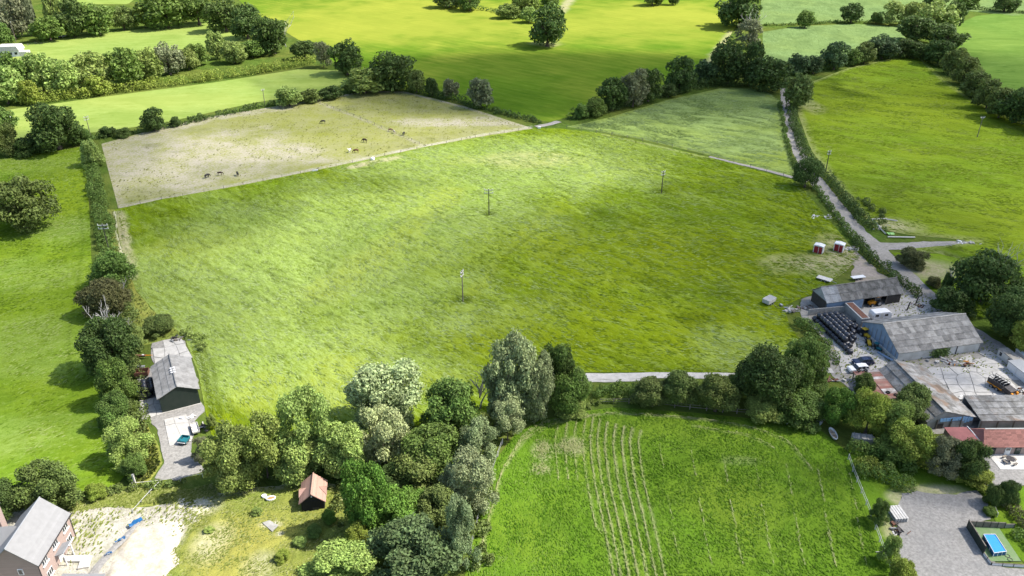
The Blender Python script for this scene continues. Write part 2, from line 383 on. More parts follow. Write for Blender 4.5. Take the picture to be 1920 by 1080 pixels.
field('meadow', 'large meadow of long windblown grass in the middle of the picture', MEADOW, 0.42, M['meadow'], 0.5, 0.05, 0.85, -0.75, 2.4, pale=PALE,
      wear=[('l', [(224, 398), (232, 440), (245, 520)], 2.2, 0.8), ('l', [(660, 315), (700, 305), (745, 296)], 2.5, 0.8), ('e', (1560, 500), 14, 8, 0.75), ('e', (1600, 490), 8, 14, 0.9), ('l', [(1130, 253), (1240, 277), (1330, 297)], 1.0, 0.35), ('e', (985, 300), 20, 9, 0.35)],
      tint=[('l', [(600, 545), (680, 495), (760, 440), (850, 360)], 7, 0.9), ('e', (640, 690), 6, 5, 1), ('e', (615, 720), 7, 4, 1), ('e', (640, 745), 9, 4, 1), ('e', (780, 715), 9, 5, 0.8), ('e', (490, 740), 6, 8, 0.9), ('l', [(880, 560), (980, 440), (1040, 400)], 3, 0.5), ('e', (1250, 480), 60, 25, 0.5), ('e', (1100, 620), 50, 20, 0.5), ('e', (960, 300), 25, 10, 0.8), ('e', (350, 460), 14, 10, 0.6)],
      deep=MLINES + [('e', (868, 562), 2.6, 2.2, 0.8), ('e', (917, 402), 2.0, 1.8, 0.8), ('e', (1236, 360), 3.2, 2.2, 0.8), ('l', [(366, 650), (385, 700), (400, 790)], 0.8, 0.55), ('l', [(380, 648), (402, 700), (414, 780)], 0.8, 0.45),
            ('l', [(985, 300), (1040, 350), (1120, 388)], 0.5, 0.5), ('l', [(1000, 310), (1100, 330), (1200, 345)], 0.45, 0.4), ('l', [(420, 355), (470, 385), (540, 400)], 0.9, 0.45), ('l', [(950, 480), (1000, 440), (1050, 425)], 1.0, 0.4),
            ('l', [(1270, 450), (1330, 490), (1420, 540)], 0.8, 0.4), ('l', [(1200, 480), (1260, 515)], 0.7, 0.35), ('l', [(1480, 345), (1520, 420), (1535, 470)], 0.5, 0.4), ('l', [(1492, 345), (1535, 420), (1550, 440)], 0.5, 0.4), ('l', [(740, 305), (800, 335), (850, 345)], 0.6, 0.4)])
_r = random.Random(8)
PDEEP = [('e', (_r.uniform(220, 960), _r.uniform(190, 370)), _r.uniform(0.8, 3.5), _r.uniform(0.8, 3.0), _r.uniform(0.1, 0.3)) for _ in range(60)]
field('paddock', 'pale grazed horse paddock with bare straw patches', [(190, 270), (300, 240), (400, 218), (540, 196), (690, 170), (760, 172), (870, 199), (1000, 241), (900, 257), (800, 275), (700, 297), (600, 318), (440, 350), (222, 391)], 0.8, M['paddock'], 0.15, 0.04, 0.4,
      wear=[('e', (330, 300), 55, 40, 0.95), ('e', (460, 290), 45, 18, 1), ('e', (240, 330), 30, 30, 0.8), ('l', [(590, 190), (680, 225), (790, 272)], 1.3, 0.8), ('edge', 4, 0.9), ('e', (880, 230), 35, 9, 0.95), ('l', [(190, 272), (400, 222), (540, 200)], 8, 0.9), ('l', [(500, 240), (420, 250), (500, 335)], 5, 0.7), ('l', [(222, 391), (600, 318), (1000, 241)], 3.5, 0.95), ('all', 0.34)],
      deep=PDEEP, tint=[('e', (600, 240), 50, 40, 0.8), ('e', (760, 185), 60, 25, 0.8), ('e', (900, 215), 30, 15, 0.7), ('e', (330, 290), 12, 12, 0.4)])
field('pale_field', 'pale silvery green grass field beside the winding lane', [(1062, 238), (1140, 221), (1250, 188), (1350, 166), (1430, 166), (1460, 190), (1472, 260), (1490, 332), (1400, 309), (1330, 291), (1200, 261), (1130, 247)], 0.7, M['crop'], 0.6, 0.05, 0.4, -0.5,
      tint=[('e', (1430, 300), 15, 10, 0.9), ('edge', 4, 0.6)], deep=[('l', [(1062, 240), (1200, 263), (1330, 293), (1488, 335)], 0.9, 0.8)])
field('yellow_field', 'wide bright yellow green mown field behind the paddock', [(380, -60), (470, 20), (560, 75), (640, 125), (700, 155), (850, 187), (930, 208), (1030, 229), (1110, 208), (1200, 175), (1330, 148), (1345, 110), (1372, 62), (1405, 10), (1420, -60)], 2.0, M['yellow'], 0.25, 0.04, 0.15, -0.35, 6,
      wear=[('l', [(1372, 60), (1345, 95), (1320, 130)], 3, 0.7), ('l', [(1072, -5), (1050, 25)], 5, 0.8), ('e', (1025, 82), 9, 9, 0.5)],
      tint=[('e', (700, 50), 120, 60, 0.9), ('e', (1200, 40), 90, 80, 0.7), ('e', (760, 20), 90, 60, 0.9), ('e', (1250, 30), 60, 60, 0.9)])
field('right_field', 'sloping green field on the right of the winding lane', [(1505, 160), (1590, 128), (1700, 104), (1730, 110), (1770, 150), (1820, 185), (1880, 216), (2000, 262), (2300, 360), (2300, 560), (1960, 500), (1900, 500), (1800, 490), (1760, 475), (1680, 468), (1830, 452), (1700, 440), (1640, 428), (1610, 395), (1560, 335), (1520, 280), (1495, 210)], 0.9, M['right'], 0.5, 0.05, 0.3, -0.55, 3,
      wear=[('e', (1668, 425), 12, 7, 0.75), ('edge', 3, 0.35), ('e', (1520, 200), 5, 12, 0.5)], tint=[('e', (1700, 200), 60, 50, 0.6), ('e', (1850, 420), 40, 30, 0.5)], deep=[('e', (1640, 390), 10, 6, 0.35)])
field('bank', 'rough grassy bank between lane and big trees on the right', [(1672, 474), (1760, 476), (1860, 494), (1990, 505), (1990, 640), (1880, 600), (1800, 590), (1745, 545), (1700, 503)], 0.7, M['right'], 0.5, 0.05, 0.4, wear=[('e', (1745, 505), 9, 7, 0.9)], deep=[('e', (1712, 484), 5, 3, 0.4)])
field('far_pasture', 'bright green pasture beyond the right hedge', [(1760, 60), (1830, 30), (2000, 10), (2500, 60), (2500, 330), (1960, 230), (1880, 190), (1810, 130)], 3.0, M['farright'], 0.2, 0.04)
field('maize_field', 'pale striped maize field below the far hedge', [(1430, 60), (1500, 49), (1600, 45), (1690, 50), (1700, 78), (1640, 98), (1560, 110), (1490, 116), (1430, 115)], 1.5, M['maize'], 0.4, 0.05, 0.3)
field('far_maize', 'pale maize field above the far hedge', [(1425, 46), (1500, 43), (1600, 39), (1700, 42), (1720, 10), (1900, 30), (2200, 10), (2200, -80), (1430, -80)], 2.5, M['maize'], 0.4, 0.05, 0.3)
field('hedged_field', 'long pale pasture strip between two hedges', [(22, 205), (120, 192), (200, 181), (400, 155), (560, 130), (640, 132), (655, 155), (560, 180), (480, 192), (300, 232), (180, 248), (60, 258), (-30, 268), (-30, 215)], 1.5, M['palegreen'], 0.15, 0.04, tint=[('e', (300, 190), 60, 12, 0.4)])
field('top_field', 'small pale pasture behind the shrub belt', [(45, 82), (130, 70), (220, 58), (330, 48), (400, 42), (470, 75), (400, 88), (300, 95), (200, 108), (130, 124), (60, 118), (20, 112)], 2.0, M['palegreen'], 0.1, 0.04)
field('far_field', 'pale strip of field at the top edge', [(95, 8), (240, 8), (300, -40), (0, -60), (60, -20)], 3.0, M['palegreen'], 0.1, 0.04)
LPALE = [('e', (110, 430), 12, 10, 0.8), ('e', (40, 520), 18, 10, 0.7), ('e', (30, 640), 16, 12, 0.8), ('e', (90, 690), 12, 6, 0.7), ('e', (20, 820), 14, 7, 0.8), ('e', (110, 800), 8, 5, 0.5), ('e', (60, 310), 30, 10, 0.5)]
field('left_pasture', 'bright green pasture left of the long hedge', [(-420, 330), (0, 298), (150, 276), (162, 330), (168, 400), (172, 500), (165, 560), (190, 640), (205, 720), (228, 820), (245, 880), (215, 915), (120, 925), (0, 940), (-420, 1000)], 0.7, M['left'], 0.45, 0.05, 0.35, 0.4, 1.6,
      deep=[('l', [(150, 390), (157, 450), (148, 520), (128, 640), (132, 700)], 0.4, 0.5)], tint=[('e', (120, 360), 20, 30, 0.7), ('e', (60, 600), 20, 20, 0.5)], pale=LPALE)
NEARF = [(905, 945), (930, 862), (965, 815), (1010, 790), (1080, 774), (1150, 764), (1300, 774), (1420, 786), (1530, 800), (1592, 850), (1602, 900), (1635, 985), (1668, 1070), (1720, 1200), (850, 1200), (875, 1060)]
hay = []
# mown swaths: the hay lines run down the field and curl along its far edge
for i, x in enumerate((1038, 1056, 1073, 1090, 1104, 1117, 1131, 1147, 1163, 1178, 1194)):
    dx = (0.10 + 0.004 * i)
    st_ = [0.35, 0.5, 0.5, 0.45, 0.75, 0.75, 0.9, 0.8, 0.9, 0.85, 0.6][i]
    y1 = (900, 910, 930, 1000, 1085, 1090, 1090, 1090, 1090, 1090, 1090)[i]
    hay.append(('l', [(x + 8, 785 + abs(i - 4) * 4), (x + 3, 830), (x + dx * 80 + 1, 900), (x + dx * 180 + 8, 990), (x + dx * 290 + 14, y1)][: 3 if y1 < 940 else 5], 0.36, st_))
for i in range(7):
    x = 1235 + i * 58
    for (ya, yb) in ((835 + 9 * i, 880 + 12 * i), (930 + 6 * i, 975 + 8 * i), (1000, 1060)):
        hay.append(('l', [(x + (ya - 830) * 0.16, ya), (x + (yb - 830) * 0.18, yb)], 0.22, 0.16 + 0.08 * (i % 3)))
hay += [('l', [(895, 1070), (915, 980), (940, 890), (962, 850), (985, 815), (1025, 792), (1080, 784), (1150, 776), (1260, 782), (1340, 790)], 0.55, 0.7), ('l', [(960, 860), (985, 825), (1035, 797), (1120, 780)], 0.4, 0.45),
        ('l', [(1340, 790), (1420, 806), (1480, 832), (1520, 880)], 0.45, 0.4), ('l', [(1300, 800), (1400, 818), (1450, 840)], 0.4, 0.35), ('e', (1018, 845), 1.8, 3, 0.95), ('e', (1062, 838), 2.2, 2.2, 0.95), ('e', (1078, 838), 2.0, 2.4, 0.95), ('e', (1015, 880), 1.8, 1.5, 0.75), ('e', (1390, 865), 4, 1.5, 0.4)]
field('cut_field', 'bright green mown field with pale hay lines in front', NEARF, 0.3, M['near'], 0.28, 0.05, 0.5, 1.7, 1.5, wear=[(h_[0], h_[1], h_[2], h_[3] * 0.5) if h_[0] == 'l' else (*h_[:4], h_[4] * 0.6) for h_ in hay], tint=[('e', (1350, 930), 10, 8, 0.7), ('e', (1330, 800), 20, 6, 0.6), ('e', (1130, 900), 4, 12, 0.4)])
field('garden', 'rough weedy garden ground around the small shed', [(310, 935), (390, 925), (470, 915), (560, 900), (640, 915), (690, 990), (720, 1200), (250, 1200), (300, 1060), (345, 990)], 0.3, M['rough'], 0.6, 0.05, 0.55, 0.7, 1.2,
      wear=[('e', (508, 985), 2.0, 0.9, 0.9), ('e', (525, 1003), 0.8, 0.6, 0.9), ('e', (350, 950), 5, 3, 0.8), ('e', (400, 1020), 3, 4, 0.35), ('edge', 1.5, 0.4), ('e', (490, 1060), 3, 3, 0.3)], tint=[('e', (440, 1040), 6, 8, 1), ('e', (500, 1000), 6, 5, 0.8), ('e', (560, 960), 5, 5, 0.4)], deep=[('e', (600, 985), 2.5, 2.5, 0.3)], rag=1.2)
field('verge', 'weedy verge below the hedge by the house', [(60, 935), (200, 925), (300, 915), (400, 905), (430, 925), (350, 945), (260, 955), (130, 965), (90, 950)], 0.4, M['rough'], 0.6, 0.045, 0.5, deep=[('e', (300, 925), 8, 2, 0.25)], wear=[('e', (170, 985), 8, 1.5, 0.4)], rag=1.0)

field('hedge_verge', 'weedy verge between the long left hedge and the meadow', [(200, 392), (216, 393), (224, 450), (238, 500), (255, 545), (295, 590), (345, 630), (300, 642), (262, 650), (232, 600), (215, 530), (203, 470), (196, 430)], 0.5, M['rough'], 0.5, 0.04, 0.5, rag=0.5, wear=[('l', [(219, 398), (226, 440), (236, 490), (242, 520)], 1.4, 0.7)], deep=[('e', (290, 610), 5, 6, 0.2)])

field('drive_verge', 'weedy strip between the left hedge and the gravel drive', [(240, 890), (222, 820), (250, 775), (272, 790), (293, 820), (306, 868), (282, 900), (250, 908)], 0.4, M['rough'], 0.5, 0.045, 0.5, rag=0.4)
# ------------------------------------------------------------------ lanes, yards, bare ground
def smooth_line(pts, step=1.5):
    out = []
    n = len(pts)
    for i in range(n - 1):
        p0, p1, p2, p3 = pts[max(i - 1, 0)], pts[i], pts[i + 1], pts[min(i + 2, n - 1)]
        k = max(2, int((p2 - p1).length / step))
        for j in range(k):
            t = j / k
            out.append(0.5 * ((2 * p1) + (p2 - p0) * t + (2 * p0 - 5 * p1 + 4 * p2 - p3) * t * t + (3 * p1 - p0 - 3 * p2 + p3) * t ** 3))
    out.append(pts[-1])
    return out
def ribbon(name, label, pix, width, mat, z=0.1, jit=0.25):
    L = smooth_line([G(*p) for p in pix])
    vs, fs = [], []
    for i, p in enumerate(L):
        d = (L[min(i + 1, len(L) - 1)] - L[max(i - 1, 0)]).normalized(); nrm = Vector((-d.y, d.x, 0))
        wd = (width[0] + (width[1] - width[0]) * i / (len(L) - 1)) / 2 if hasattr(width, '__len__') else width / 2
        for k, f in enumerate((-1, -0.45, 0, 0.45, 1)):
            j = (random.random() - 0.5) * 2 * jit if abs(f) == 1 else 0
            vs.append(p + nrm * (wd * f + j) + Vector((0, 0, z - (0.04 if abs(f) == 1 else 0) + (0.05 if f == 0 else 0))))
        if i: fs += [(5 * i - 5 + k, 5 * i - 4 + k, 5 * i + 1 + k, 5 * i + k) for k in range(4)]
    o = MB().add(vs, fs).build(name, mat, None, True)
    return tag(o, label, None, None, 'structure')
ribbon('lane', 'winding grey gravel lane between hedges to the farmyard', [(1470, 165), (1474, 205), (1485, 250), (1500, 290), (1518, 322), (1545, 358), (1580, 402), (1612, 440), (1640, 462), (1665, 490), (1700, 520), (1735, 555), (1790, 605), (1850, 645), (1905, 690), (1960, 730)], (3.2, 6.5), M['track'], 0.12)
ribbon('lane', 'gravel spur of the lane running right to a stone heap', [(1610, 440), (1645, 460), (1690, 462), (1750, 458), (1820, 457)], (5.5, 2.5), M['track'], 0.14)
ribbon('farm_path', 'narrow pale path along the edge of the meadow', [(1330, 294), (1400, 311), (1450, 323), (1490, 334), (1515, 340)], (1.2, 2.4), M['track'], 0.13, 0.15)
ribbon('farm_path', 'short grey path at the corner of the paddock', [(1005, 238), (1030, 233), (1048, 228)], 3.0, M['track'], 0.12, 0.2)
ribbon('farm_path', 'straight concrete track along the bottom of the meadow', [(1060, 706), (1150, 706), (1250, 704), (1400, 705), (1480, 700), (1560, 694)], (2.2, 2.0), M['slab'], 0.12, 0.08)
ribbon('farm_path', 'second wheel strip of the concrete track below the meadow', [(1080, 715), (1150, 714), (1230, 713)], 0.9, M['slab'], 0.11, 0.1)
field('dirt_patch', 'bare pinkish dirt leading from the huts to the open barn', [(1560, 465), (1600, 462), (1625, 490), (1660, 520), (1660, 535), (1600, 530), (1600, 500)], 0.6, M['dirt'], 0.1, 0.09, rag=1.0)
field('farmyard', 'grey rutted ground of the farmyard', [(1500, 560), (1560, 545), (1640, 530), (1690, 525), (1735, 550), (1790, 590), (1850, 630), (1990, 740), (1990, 812), (1840, 812), (1740, 812), (1700, 770), (1600, 740), (1560, 705), (1560, 690), (1545, 640), (1500, 590)], 0.8, M['yard'], 0.06, 0.07, rag=0.8)
field('gravel_drive', 'grey gravel parking area at the lower right', [(1690, 925), (1720, 920), (1790, 928), (1830, 920), (1850, 945), (1858, 975), (1830, 985), (1845, 1030), (1870, 1060), (1990, 1080), (1990, 1200), (1740, 1200), (1690, 1060), (1680, 990)], 0.5, M['gravel'], 0.08, 0.08, rag=0.5)
field('gravel_path', 'pale gravel forecourt below the red roofed stable', [(1825, 910), (1850, 885), (1830, 842), (1990, 842), (1990, 905), (1900, 912), (1850, 915)], 0.5, M['gravel'], 0.05, 0.08)
field('lawn_strip', 'patchy lawn between hedge and gravel drive', [(1590, 840), (1640, 855), (1700, 870), (1760, 890), (1830, 905), (1830, 922), (1790, 930), (1690, 930), (1680, 990), (1690, 1060), (1740, 1200), (1690, 1200), (1640, 1000), (1600, 910)], 0.5, M['near'], 0.3, 0.05, wear=[('e', (1760, 920), 6, 1.5, 0.9), ('e', (1685, 935), 2, 2, 0.8), ('e', (1680, 1010), 2, 5, 0.7)], tint=[('e', (1720, 915), 6, 3, 0.8)])
field('pool_lawn', 'small lawn with hedge around the pool', [(1845, 925), (1990, 900), (1990, 1100), (1930, 1065), (1895, 1030), (1870, 985), (1852, 950)], 0.5, M['near'], 0.2, 0.06, tint=[('e', (1880, 960), 4, 4, 0.6)])
field('barn_drive', 'pale gravel drive in front of the dark barn', [(260, 705), (284, 690), (286, 655), (284, 641), (330, 634), (345, 640), (354, 664), (370, 720), (378, 757), (383, 772), (368, 790), (364, 815), (362, 848), (386, 884), (330, 902), (290, 898), (306, 868), (301, 835), (287, 802), (262, 772)], 0.5, M['gravel'], 0.08, 0.08, rag=0.7)
field('rubble_ground', 'churned chalky building ground beside the house', [(130, 955), (200, 945), (265, 948), (345, 938), (400, 925), (385, 965), (355, 985), (330, 1050), (310, 1200), (-200, 1200), (-200, 960), (60, 950)], 0.4, M['rubble'], 0.35, 0.06, 0.6, rag=1.2)
field('sand_heap', 'large heap of cream chalk sand beside the blue sheeting', [(262, 985), (300, 978), (340, 982), (345, 1010), (325, 1050), (310, 1200), (175, 1200), (200, 1080), (230, 1020)], 0.35, M['chalk'], 1.6, 0.10, 0.22, rag=1.6)
ribbon('drain_trench', 'grey gravel filled trench running down beside the sand', [(262, 985), (240, 1010), (215, 1035), (190, 1065), (160, 1110)], (0.7, 1.6), M['gravel'], 0.75, 0.15)
# the broken concrete slabs of the two yards: each slab its own piece
SLABS = {}
def slab_yard(pix, nx, ny, parent, z=0.16, seed=1, gap=0.10, drop=0.12, th=0.07):
    r = random.Random(seed)
    a, b, c, d = [G(*p) for p in pix]          # near-left, near-right, far-right, far-left
    def pt(u, v): return (a * (1 - u) + b * u) * (1 - v) + (d * (1 - u) + c * u) * v
    gp = {(i, j): pt((i + (r.uniform(-.28, .28) if 0 < i < nx else 0)) / nx, (j + (r.uniform(-.28, .28) if 0 < j < ny else 0)) / ny) for i in range(nx + 1) for j in range(ny + 1)}
    for i in range(nx):
        for j in range(ny):
            if r.random() < drop: continue
            q = [gp[i, j], gp[i + 1, j], gp[i + 1, j + 1], gp[i, j + 1]]
            ce = sum(q, Vector()) / 4
            q = [ce + (p - ce) * (1 - gap / max(0.5, (p - ce).length)) for p in q]
            zz = z + r.uniform(-0.02, 0.03); tx, ty = r.uniform(-.008, .008), r.uniform(-.008, .008)
            top = [Vector((p.x - ce.x, p.y - ce.y, (p.x - ce.x) * tx + (p.y - ce.y) * ty)) for p in q]
            o = MB().add(top + [p - Vector((0, 0, th)) for p in top], [(0, 1, 2, 3), (7, 6, 5, 4), (0, 4, 5, 1), (1, 5, 6, 2), (2, 6, 7, 3), (3, 7, 4, 0)]).build('concrete_slab', M['slab'], parent)
            o.location = (ce.x, ce.y, zz)
fy = bpy.data.objects['farmyard']
slab_yard([(1775, 790), (1960, 790), (1905, 690), (1735, 690)], 7, 8, fy, 0.2, 3, 0.08, 0.05)
slab_yard([(1578, 702), (1668, 690), (1622, 612), (1555, 622)], 4, 6, fy, 0.19, 4, 0.05, 0.03)
slab_yard([(1850, 700), (1905, 690), (1850, 655), (1800, 672)], 3, 3, fy, 0.19, 15, 0.07, 0.15)
slab_yard([(1590, 612), (1790, 585), (1715, 552), (1600, 572)], 8, 4, fy, 0.19, 5, 0.05, 0.1)
bd = bpy.data.objects['barn_drive']
slab_yard([(292, 690), (362, 672), (340, 634), (284, 642)], 3, 3, bd, 0.2, 6, 0.09, 0.1)
slab_yard([(266, 790), (312, 775), (300, 745), (262, 752)], 3, 3, bd, 0.2, 7, 0.08, 0.1)
slab_yard([(318, 838), (362, 828), (350, 778), (308, 788)], 2, 3, bd, 0.2, 8, 0.04, 0.0)

# ------------------------------------------------------------------ scattered clouds high above (their shadows dapple the fields)
def cloud_mat():
    m, nt, b = new_mat('cloud')
    nt.nodes.remove(b)
    tc = nt.nodes.new('ShaderNodeTexCoord').outputs['Object']
    sx = nd(nt, 'ShaderNodeSeparateXYZ', {0: tc})
    r = mth(nt, 'SQRT', mth(nt, 'ADD', mth(nt, 'MULTIPLY', sx.outputs[0], sx.outputs[0]), mth(nt, 'MULTIPLY', sx.outputs[1], sx.outputs[1])))
    n = noise(nt, tc, 1.6, 4, 0.55)
    r = mth(nt, 'ADD', r, mth(nt, 'MULTIPLY', mth(nt, 'SUBTRACT', n, 0.5), 0.9))
    a = nd(nt, 'ShaderNodeMapRange', {0: r, 1: 1.0, 2: 0.55, 3: 0.0, 4: 1.0}, interpolation_type='SMOOTHSTEP').outputs[0]
    a = mth(nt, 'MULTIPLY', a, nt.nodes.new('ShaderNodeObjectInfo').outputs['Color'])
    df = nd(nt, 'ShaderNodeBsdfTranslucent', {'Color': (0.9, 0.9, 0.92, 1)})
    tr = nt.nodes.new('ShaderNodeBsdfTransparent')
    mx = nt.nodes.new('ShaderNodeMixShader')
    nt.links.new(a, mx.inputs[0]); nt.links.new(tr.outputs[0], mx.inputs[1]); nt.links.new(df.outputs[0], mx.inputs[2])
    nt.links.new(mx.outputs[0], nt.nodes['Material Output'].inputs[0])
    return m
CM = cloud_mat()
bm = bmesh.new(); bmesh.ops.create_icosphere(bm, subdivisions=4, radius=1.0)
for v in bm.verts:
    k = 1 + 0.22 * mnoise.noise(v.co * 2.3) + 0.1 * mnoise.noise(v.co * 5)
    v.co *= k
    if v.co.z < 0: v.co.z *= 0.35
cme = bpy.data.meshes.new('cloud'); bm.to_mesh(cme); bm.free(); cme.materials.append(CM)
cme.polygons.foreach_set('use_smooth', [True] * len(cme.polygons))
CLOUDS = [(1080, 150, 155, 72, .60), (1370, 190, 80, 40, .15), (1880, 150, 90, 75, .36), (1780, 290, 125, 115, .30), (1560, 440, 70, 60, .26), (1270, 545, 95, 62, .28), (1480, 800, 50, 26, .18), (1790, 590, 60, 34, .2), (40, 470, 70, 80, .18), (200, 640, 40, 40, .22), (20, 300, 70, 40, .3), (330, 400, 46, 26, .2), (860, 190, 50, 26, .25), (1500, 1000, 40, 24, .18), (600, 330, 45, 16, .2), (560, 225, 60, 26, .12), (1840, 960, 24, 20, .15)]
for i, (px, py, rx, ry, ca) in enumerate(CLOUDS):
    g = G(px, py); t = (380 + 12 * (i % 5)) / SUNV.z
    o = bpy.data.objects.new('cloud', cme); o.location = g + SUNV * t; o.scale = (rx, ry * 1.1, 18 + 0.12 * rx); o.rotation_euler = (0, 0, 0.3 * math.sin(i * 2.1))
    o.color = (ca, ca, ca, 1); link(o); tag(o, 'soft white cloud drifting above the fields', None, 'scattered clouds', 'structure')

# ------------------------------------------------------------------ trees
def leaf_mat():
    m, nt, b = new_mat('leaves')
    oi = nt.nodes.new('ShaderNodeObjectInfo')
    ge = nt.nodes.new('ShaderNodeNewGeometry')
    p = ge.outputs['Position']
    n1 = noise(nt, p, 0.36, 4, 0.65)
    v = mth(nt, 'ADD', mth(nt, 'MULTIPLY', ge.outputs['Random Per Island'], 0.75), mth(nt, 'MULTIPLY', n1, 1.1))
    br = nd(nt, 'ShaderNodeMapRange', {0: v, 1: 0.35, 2: 1.5, 3: 0.6, 4: 2.7}).outputs[0]
    hs = nd(nt, 'ShaderNodeHueSaturation', {'Hue': mth(nt, 'ADD', 0.485, mth(nt, 'MULTIPLY', n1, 0.03)), 'Saturation': 1.0, 'Value': br, 'Color': oi.outputs['Color']})
    nt.links.new(hs.outputs[0], b.inputs['Base Color'])
    b.inputs['Roughness'].default_value = 0.6; b.inputs['Specular IOR Level'].default_value = 0.2
    tl = nt.nodes.new('ShaderNodeBsdfTranslucent'); nt.links.new(hs.outputs[0], tl.inputs[0])
    mx = nt.nodes.new('ShaderNodeMixShader'); mx.inputs[0].default_value = 0.35
    nt.links.new(b.outputs[0], mx.inputs[1]); nt.links.new(tl.outputs[0], mx.inputs[2])
    nt.links.new(mx.outputs[0], nt.nodes['Material Output'].inputs[0])
    return m
M['leaf'] = leaf_mat()
M['bark'] = simple('bark', (0.13, 0.10, 0.075), 0.9, var=0.4, scale=4, bump=0.5)
M['deadwood'] = simple('bleached_deadwood', (0.50, 0.47, 0.43), 0.85, var=0.35, scale=3)
LEAFCOL = dict(dark=(0.056, 0.086, 0.021), mid=(0.085, 0.129, 0.027), light=(0.178, 0.230, 0.060), olive=(0.150, 0.188, 0.047), silver=(0.168, 0.202, 0.095), pale=(0.25, 0.285, 0.135), yellow=(0.165, 0.200, 0.034), brown=(0.090, 0.094, 0.035), bright=(0.088, 0.162, 0.026), blue=(0.062, 0.093, 0.035), grey=(0.128, 0.142, 0.072), darkolive=(0.092, 0.120, 0.031))
def leaf_quads(P, Nn, size, rng):
    """bent leaf-spray cards at P facing Nn"""
    n = len(P)
    t = rng.normal(size=(n, 3)); a = np.cross(Nn, t); a /= np.linalg.norm(a, axis=1, keepdims=True) + 1e-9
    b = np.cross(Nn, a)
    s = (size * (0.45 + 1.05 * rng.random(n)))[:, None]
    V = np.empty((n, 4, 3))
    V[:, 0] = P - a * s * 0.55; V[:, 1] = P - b * s * 0.38 + Nn * s * 0.16
    V[:, 2] = P + a * s * 0.60 - Nn * s * 0.10; V[:, 3] = P + b * s * 0.38 + Nn * s * 0.12
    return V.reshape(-1, 3), np.arange(4 * n).reshape(n, 4)
def lobes_cloud(C, Rr, n, rng, zmin=0.02, fill=0.06):
    """points on the outside of a union of lobes"""
    w_ = Rr ** 2; w_ = w_ / w_.sum()
    P = np.empty((0, 3)); Nn = np.empty((0, 3))
    while len(P) < n:
        k = rng.choice(len(C), n, p=w_)
        d = rng.normal(size=(n, 3)); d /= np.linalg.norm(d, axis=1, keepdims=True)
        rr = Rr[k] * (0.62 + 0.50 * rng.random(n) ** 0.7)
        p = C[k] + d * rr[:, None] * np.array([1, 1, 0.9])
        dist = np.linalg.norm(p[:, None, :] - C[None], axis=2) / Rr[None]
        dist[np.arange(n), k] = 9
        ok = (dist.min(1) > 0.80) | (rng.random(n) < fill)
        ok &= p[:, 2] > zmin
        ok &= (d[:, 2] > -0.55) | (rng.random(n) < 0.35)
        P = np.concatenate([P, p[ok]]); q = d[ok] + rng.normal(size=(ok.sum(), 3)) * 0.55 + np.array([0, 0, 0.25]); q /= np.linalg.norm(q, axis=1, keepdims=True)
        Nn = np.concatenate([Nn, q])
    return P[:n], Nn[:n]
def crown(kind, seed, n, size):
    rng = np.random.default_rng(seed)
    if kind == 'oak':
        k = 44; th = rng.random(k) * 2 * np.pi; u = rng.random(k) * 1.75 - 0.85
        rad = np.sqrt(np.clip(1 - u ** 2, 0, 1)) * (0.52 + 0.28 * rng.random(k))
        C = np.stack([rad * np.cos(th), rad * np.sin(th), 0.95 + 0.76 * u], 1); Rr = 0.13 + 0.22 * rng.random(k) ** 1.5
        C = np.concatenate([C, [[0, 0, 1.0]]]); Rr = np.append(Rr, 0.46)
    elif kind == 'tall':
        k = 46; th = rng.random(k) * 2 * np.pi; z = 0.25 + 1.55 * rng.random(k)
        env = 0.70 * np.sin(np.clip(z / 2.05, 0, 1) * np.pi) ** 0.6
        env = env * (0.75 + 0.4 * rng.random(k)); C = np.stack([env * np.cos(th), env * np.sin(th), z], 1); Rr = 0.12 + 0.2 * rng.random(k) ** 1.5
        C = np.concatenate([C, [[0, 0, 0.8], [0, 0, 1.4]]]); Rr = np.append(Rr, [0.5, 0.42])
    elif kind == 'bush':
        k = 42; th = rng.random(k) * 2 * np.pi; u = rng.random(k)
        rad = 0.76 * np.sqrt(1 - (u * 0.9) ** 2) * (0.55 + 0.45 * rng.random(k))
        C = np.stack([rad * np.cos(th), rad * np.sin(th), 0.35 + 1.25 * u], 1); Rr = 0.14 + 0.2 * rng.random(k) ** 1.4
        C = np.concatenate([C, [[0, 0, 0.7]]]); Rr = np.append(Rr, 0.5)
    elif kind == 'scrub':      # ragged, many small sprays
        k = 42; th = rng.random(k) * 2 * np.pi; u = rng.random(k)
        rad = 0.82 * np.sqrt(rng.random(k)) * np.sqrt(1 - (u * 0.85) ** 2)
        C = np.stack([rad * np.cos(th), rad * np.sin(th), 0.3 + 1.45 * u], 1); Rr = 0.12 + 0.14 * rng.random(k)
    elif kind == 'poplar':
        k = 44; th = rng.random(k) * 2 * np.pi; z = 0.2 + 1.7 * rng.random(k); env = 0.55 * np.sin(np.clip((z + .15) / 2.2, 0, 1) * np.pi) ** 0.7
        C = np.stack([env * np.cos(th), env * np.sin(th), z], 1); Rr = 0.18 + 0.2 * rng.random(k)
    elif kind == 'cone':
        k = 34; th = rng.random(k) * 2 * np.pi; z = 0.15 + 1.75 * rng.random(k) ** 1.2; env = 0.78 * (1 - z / 2.0) ** 0.8
        C = np.stack([env * np.cos(th), env * np.sin(th), z], 1); Rr = 0.12 + 0.16 * rng.random(k) * (1.2 - z / 2)
    P, Nn = lobes_cloud(C, Rr, n, rng)
    # stray sprays break the outline
    V, Fq = leaf_quads(P + rng.normal(size=P.shape) * 0.034, Nn, size, rng)
    return np_mesh('crown', V, Fq, M['leaf'])
